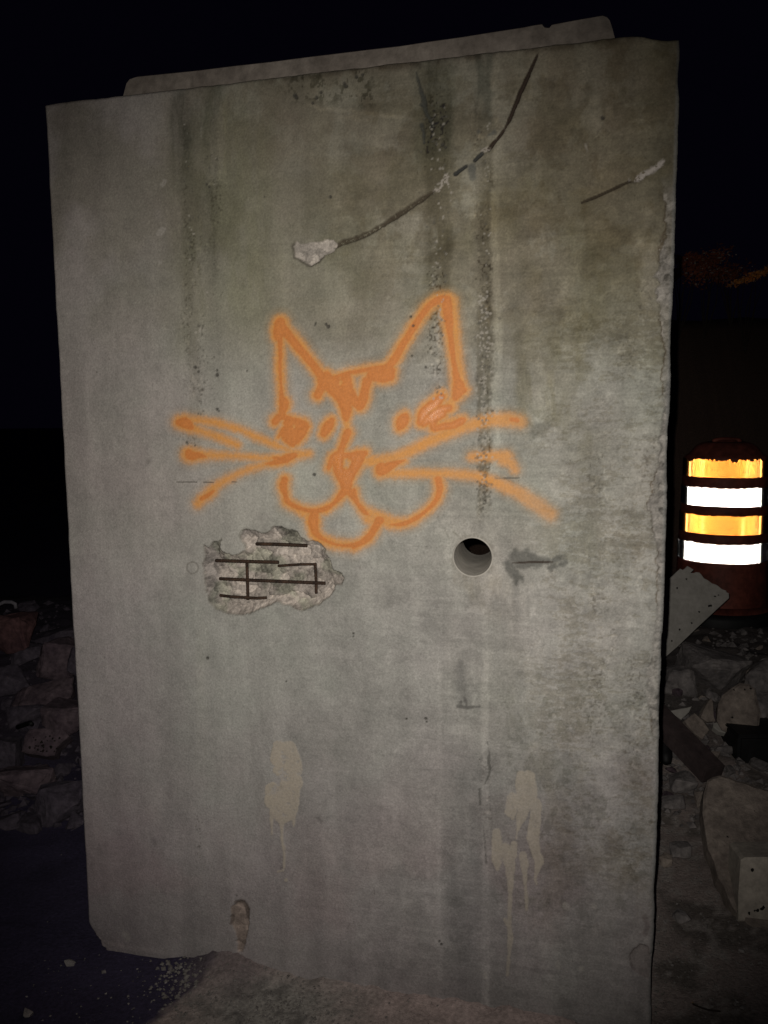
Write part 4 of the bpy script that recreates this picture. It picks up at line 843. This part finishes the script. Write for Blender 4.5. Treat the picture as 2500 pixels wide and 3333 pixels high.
# black hose end behind slab edge
bm = bmesh.new(); tube_mb(bm, [at(2163, 2400, 3.3), at(2165, 2430, 3.28), at(2167, 2462, 3.24), at(2168, 2482, 3.22), at(2168, 2488, 3.22)], [0.024, 0.026, 0.026, 0.020, 0.008], 16)
tag(bm_obj('black_hose_end', bm, M_black, None, True), 'rounded black hose end hanging beside the right edge of the slab', 'hose')
# big tilted piece, pale block
B0 = ground_at(2430, 3020)
tag(plate('tilted_slab_piece', [(2304, 2536), (2322, 2526), (2345, 2520), (2372, 2527), (2400, 2538), (2430, 2545), (2460, 2558), (2560, 2584), (2620, 2800), (2600, 3000), (2500, 3040), (2462, 3034), (2438, 3012), (2424, 2990), (2396, 2965), (2372, 2918), (2358, 2880), (2338, 2852), (2326, 2800), (2306, 2760), (2297, 2700), (2288, 2640), (2292, 2580)], B0+np.array([0, 0.02, 0.012]), (-0.02, -0.55, 0.84), 0.06, M_rubB, None, [(2368, 2724, 3), (2455, 2640, 2)], M_hole_shade, 0.010), 'big flat tan concrete piece tilted at the right behind the pale block', 'concrete piece', RG)
pb = empty('pale_block', tuple(ground_at(2450, 3005)), 'pale squared block with a bolt hole at the lower right edge', 'block')
plate('block', [(2412, 2800), (2425, 2792), (2560, 2790), (2565, 3003), (2403, 3001), (2404, 2920)], ground_at(2450, 3005), (-0.12, -1, 0.12), 0.12, M_block, pb, [(2449, 2831, 5), (2478, 2958, 6), (2466, 2962, 5), (2438, 2972, 4), (2485, 2953, 5), (2456, 2963, 3)], M_hole_shade, 0.005)
for i in range(44):
    p = ground_at(rgx.uniform(2150, 2540), rgx.uniform(2160, 2640)); x, y = p[0], p[1]
    small('small_chunk', x, y, rgx.uniform(0.3, 0.95), 'small broken concrete chunk lying in the heap right of the slab', 'small chunks in the right heap')
rock(2225, 2545, 3.1, 110, 60, 31, M_rubA, 'flat rounded grey chunk on the ground under the diagonal beam', group=RG)
rock(2190, 2610, 2.9, 90, 45, 32, M_rubA, 'low grey chunk next to the slab edge below the beam', group=RG)
rock(2285, 2600, 2.95, 50, 60, 33, M_rubB, 'small tan chunk against the left side of the big tilted piece', group=RG)
rock(2215, 2765, 2.65, 90, 40, 34, M_rubA, 'flat light grey stone on the dirt right of the slab', group=RG)
rock(2165, 2800, 2.6, 50, 40, 35, M_rubB, 'pale stone close to the slab edge low at right', group=RG)
rock(2225, 2985, 2.4, 70, 36, 36, M_rubA, 'flat stone half sunk in the dirt level with the pale block', group=RG)

# ---- pebbles that can be told apart
pebs = [(228, 3139, 38, 'oval pale pebble on the dark asphalt left of the slab corner'), (338, 3167, 19, 'small flat pale pebble below the broken slab corner'), (92, 3306, 42, 'pale pebble nearest the bottom left corner of the photo'),
        (447, 3161, 7, None), (344, 3235, 8, None), (418, 3270, 8, None), (553, 3178, 16, None), (575, 3170, 10, None), (535, 3190, 12, None), (508, 3212, 12, None), (490, 3226, 10, None), (540, 3210, 9, None), (590, 3160, 9, None), (520, 3228, 7, None), (600, 3185, 9, None), (572, 3205, 8, None), (87, 3243, 8, None), (200, 2780, 5, None), (155, 3003, 5, None), (256, 2680, 9, None),
        (2180, 3168, 15, None), (2136, 3176, 11, None), (2188, 3142, 10, None), (2252, 3157, 8, None), (2165, 3003, 14, None), (2205, 2940, 10, None), (2430, 3238, 18, None), (2415, 3095, 20, None), (2392, 3270, 14, None), (2420, 3285, 18, None), (2450, 3292, 14, None), (2400, 3262, 10, None), (2150, 3250, 10, None), (2335, 2930, 9, None)]
pp_ = [rock_mesh('pebble', (1, 0.8, 0.5), 90+i, M_pebble, 14, 0.05, 1) for i in range(4)]
for i, (x, y, s, lab) in enumerate(pebs):
    p = ground_at(x, y); z = zg(p[0], p[1]); o = bpy.data.objects.new('pebble', pp_[i % 4]); COL.objects.link(o); k = s*2.4/FPX
    o.scale = (k*1.0, k*0.9, k); o.location = (p[0], p[1], z+k*0.12); o.rotation_euler = (0.1, 0.1, rgx.uniform(0, 3))
    tag(o, lab or ('tiny pale pebble on the dirt left of the slab' if x < 1000 else 'tiny pale pebble on the dirt right of the slab'), 'pebble', 'loose pebbles on the ground' if lab else ('tiny pebbles at left' if x < 1000 else 'tiny pebbles at right'))
bm = bmesh.new(); tube_mb(bm, [ground_at(2255, 3268, 0.008), ground_at(2280, 3279, 0.012), ground_at(2305, 3287, 0.010), ground_at(2345, 3292, 0.006)], 0.0022, 6)
tag(bm_obj('twig', bm, M_bark), 'thin dark twig on the dirt at the lower right', 'twig')

# ================================================================== DRUM
DY = 4.95; dc = at(2357, 1600, DY); dcx, dcy = dc[0]*(DY+0.235)/DY, dc[1]+0.235
zt = lambda y: float(at(2357, y, DY)[2])
gzd = zg(dcx, dcy); z0 = zt(1436)-0.0
drum = empty('traffic_drum', (dcx, dcy, gzd), 'orange traffic drum with glowing white and orange reflective bands behind the rubble', 'traffic drum')
k = DY/FPX
def rad(y): return np.interp(y, [1500, 1835, 2150], [256, 277, 296])/2*k*1.045
zb = [zt(v) for v in (1555, 1650, 1741, 1834)]      # lower edges of the bands
hb = [0.104, 0.107, 0.110, 0.112]
prof = [(0.0, z0), (0.045, z0+0.001), (0.06, z0-0.004), (0.07, z0-0.016), (0.105, z0-0.010), (0.14, z0-0.018), (0.17, z0-0.034), (0.195, z0-0.062), (0.213, z0-0.085), (rad(1490)-0.003, z0-0.10)]
for i, (zl, h_) in enumerate(zip(zb, hb)):
    r_ = rad([1530, 1620, 1710, 1800][i]); prof += [(r_-0.004, zl+h_+0.003), (r_-0.004, zl-0.003), (r_+0.004, zl-0.012), (r_+0.004, (zb[i+1]+hb[i+1]+0.010) if i < 3 else zl-0.03)]
prof += [(rad(1900), zt(1900)), (rad(2000), zt(2000)), (rad(2100)+0.004, zt(2100)), (rad(2150)+0.01, gzd+0.10), (rad(2150)+0.012, gzd+0.02)]
bm = bmesh.new(); lathe(bm, prof, (dcx, dcy, 0), 96); bm_obj('drum_body', bm, M_drum, drum, True)
bm = bmesh.new(); lathe(bm, [(rad(2150)+0.014, gzd+0.06), (rad(2150)+0.05, gzd+0.055), (rad(2150)+0.06, gzd+0.03), (rad(2150)+0.06, gzd-0.01)], (dcx, dcy, 0), 64); bm_obj('rubber_base', bm, M_black, drum, True)
# handle moulded on the crown
bm = bmesh.new(); tube_mb(bm, [(dcx+t*0.085, dcy-0.01, z0-0.012+0.016*math.sqrt(max(0, 1-t*t))) for t in np.linspace(-1, 1, 13)], 0.013, 10); bm_obj('handle', bm, M_drum, drum, True)
# prismatic (corner cube) reflective sheeting: every prism is three mutually square facets, so flash light returns to where it came from
def corner_band(r, zlo, zhi, m, torn, seed):
    # real wide-angle sheeting: neighbouring prisms are canted left and right by turns
    th = math.radians(20); d = 0.0022
    E_ = []
    for ph in (180, -60, 60):
        x, y, z = math.sqrt(2/3)*math.cos(math.radians(ph)), math.sqrt(2/3)*math.sin(math.radians(ph)), 1/math.sqrt(3)
        E_.append(np.array([x*math.cos(th)+z*math.sin(th), y, z*math.cos(th)-x*math.sin(th)]))
    tri = np.array([e_*d/e_[2] for e_ in E_])            # vertices on the sheet, seen from the prism's apex
    tri[:, 2] = 0; w_ = tri[1, 0]-tri[0, 0]; hh = tri[2, 1]-tri[1, 1]
    ap = np.array([0, 0, -d]); cen = tri.mean(0); A0 = tri-cen; a0 = ap-cen      # centred on the triangle
    A1 = A0*np.array([-1, -1, 1]); a1 = a0*np.array([-1, -1, 1])
    ncol = int(2*math.pi*r/w_); dth = 2*math.pi/ncol; rows = max(3, int(round((zhi-zlo)/hh))); sc_ = (zhi-zlo)/(rows*hh)
    def top(t):
        if not torn: return zhi-0.003*max(0, mnoise.noise(Vector((t*6, seed, 0))))
        v = mnoise.noise(Vector((t*5.2, seed*3.1, 0)))*0.5+mnoise.noise(Vector((t*13, seed, 2)))*0.35+mnoise.noise(Vector((t*40, seed, 5)))*0.15
        return zhi-0.045*max(0, v+0.06)**0.8
    Vs, Fs = [], []
    for i in range(ncol):
        for j in range(-1, rows+1):
            for k_, (A, a_) in enumerate(((A0, a0), (A1, a1))):
                xo = (i+(2/3 if k_ == 0 else 1/3))*w_; zo = zlo+(j+0.5*(i % 2)+(0.5 if k_ == 0 else 1.0))*hh*sc_
                t = xo/w_*dth
                if zo > top(t) or zo < zlo: continue
                ct, st_ = math.cos(t), math.sin(t); o_ = np.array([dcx+r*ct, dcy+r*st_, zo]); ex = np.array([-st_, ct, 0]); ez = np.array([ct, st_, 0])
                b_ = len(Vs)
                for q_ in (*A, a_): Vs.append(o_+ex*q_[0]+np.array([0, 0, q_[1]])+ez*q_[2])
                Fs += [(b_, b_+1, b_+3), (b_+1, b_+2, b_+3), (b_+2, b_, b_+3)]
    me = np_mesh('reflective_band', np.array(Vs), np.array(Fs), 3)
    return link('reflective_band', me, m, drum)
for i, (zl, h_) in enumerate(zip(zb, hb)):
    o = corner_band(rad([1530, 1620, 1710, 1800][i])+0.003, zl, zl+h_, (M_ro, M_rw)[i % 2], i == 0, 3+i)
    o['label'] = ['torn topmost amber reflective band', 'upper white reflective band', 'lower amber reflective band', 'lowest white reflective band'][i]

# ================================================================== BUSHES on the bank
def bush(name, cxp, cyp, Yd, wr, hr_, nl, mats, label, seed, low=False):
    rg = random.Random(seed); c = Vector(at(cxp, cyp, Yd)); bz = zg(c.x, c.y)
    root = empty(name, (c.x, c.y, bz), label, 'bush', 'bushes on the dark bank'); S_ = Yd/FPX
    bm = bmesh.new(); top = []
    for _ in range(7):
        e_ = c+Vector((rg.uniform(-1, 1)*wr*S_*0.7, rg.uniform(-.3, .3), rg.uniform(-0.3, 0.8)*hr_*S_)); top.append(e_)
        m_ = Vector((c.x, c.y, bz-0.03)).lerp(e_, 0.5)+Vector((rg.uniform(-.05, .05), 0, 0.03)); tube_mb(bm, [(c.x, c.y, bz-0.03), m_, e_], [0.006, 0.004, 0.002], 5)
    bm_obj('stems', bm, M_bark, root)
    bms = [bmesh.new() for _ in mats]
    for _ in range(nl):
        t = rg.choice(top); p = t+Vector((rg.gauss(0, 1)*wr*S_*0.28, rg.gauss(0, 1)*0.10, rg.gauss(0, 1)*hr_*S_*0.22)); sz = rg.uniform(0.010, 0.022)
        a = Vector((rg.gauss(0, 1), rg.gauss(0, 1), rg.gauss(0, 1))).normalized(); b = a.orthogonal().normalized()
        w_ = bms[0] if rg.random() < 0.9 or len(bms) == 1 else bms[1]
        q_ = [p-a*sz, p+b*sz*0.55, p+a*sz, p-b*sz*0.55]; w_.faces.new([w_.verts.new(v) for v in q_])
    for i, (b_, m) in enumerate(zip(bms, mats)): bm_obj('foliage', b_, m, root)
bush('autumn_bush', 2215, 895, 7.3, 60, 46, 900, (M_leafR, M_leafP), 'dark russet leafy bush just right of the slab edge on the bank', 3)
bush('autumn_bush', 2300, 880, 7.3, 46, 60, 700, (M_leafR, M_leafP), 'russet bush with scattered pale leaves in the middle of the bank', 5)
bush('autumn_bush', 2385, 900, 7.4, 50, 40, 420, (M_leafR, M_leafP), 'low dark bush between the russet bush and the bright orange clump', 6)
bush('autumn_bush', 2435, 908, 7.2, 26, 16, 420, (M_leafO, M_leafP), 'small bright orange clump of leaves at the right of the bank', 7)
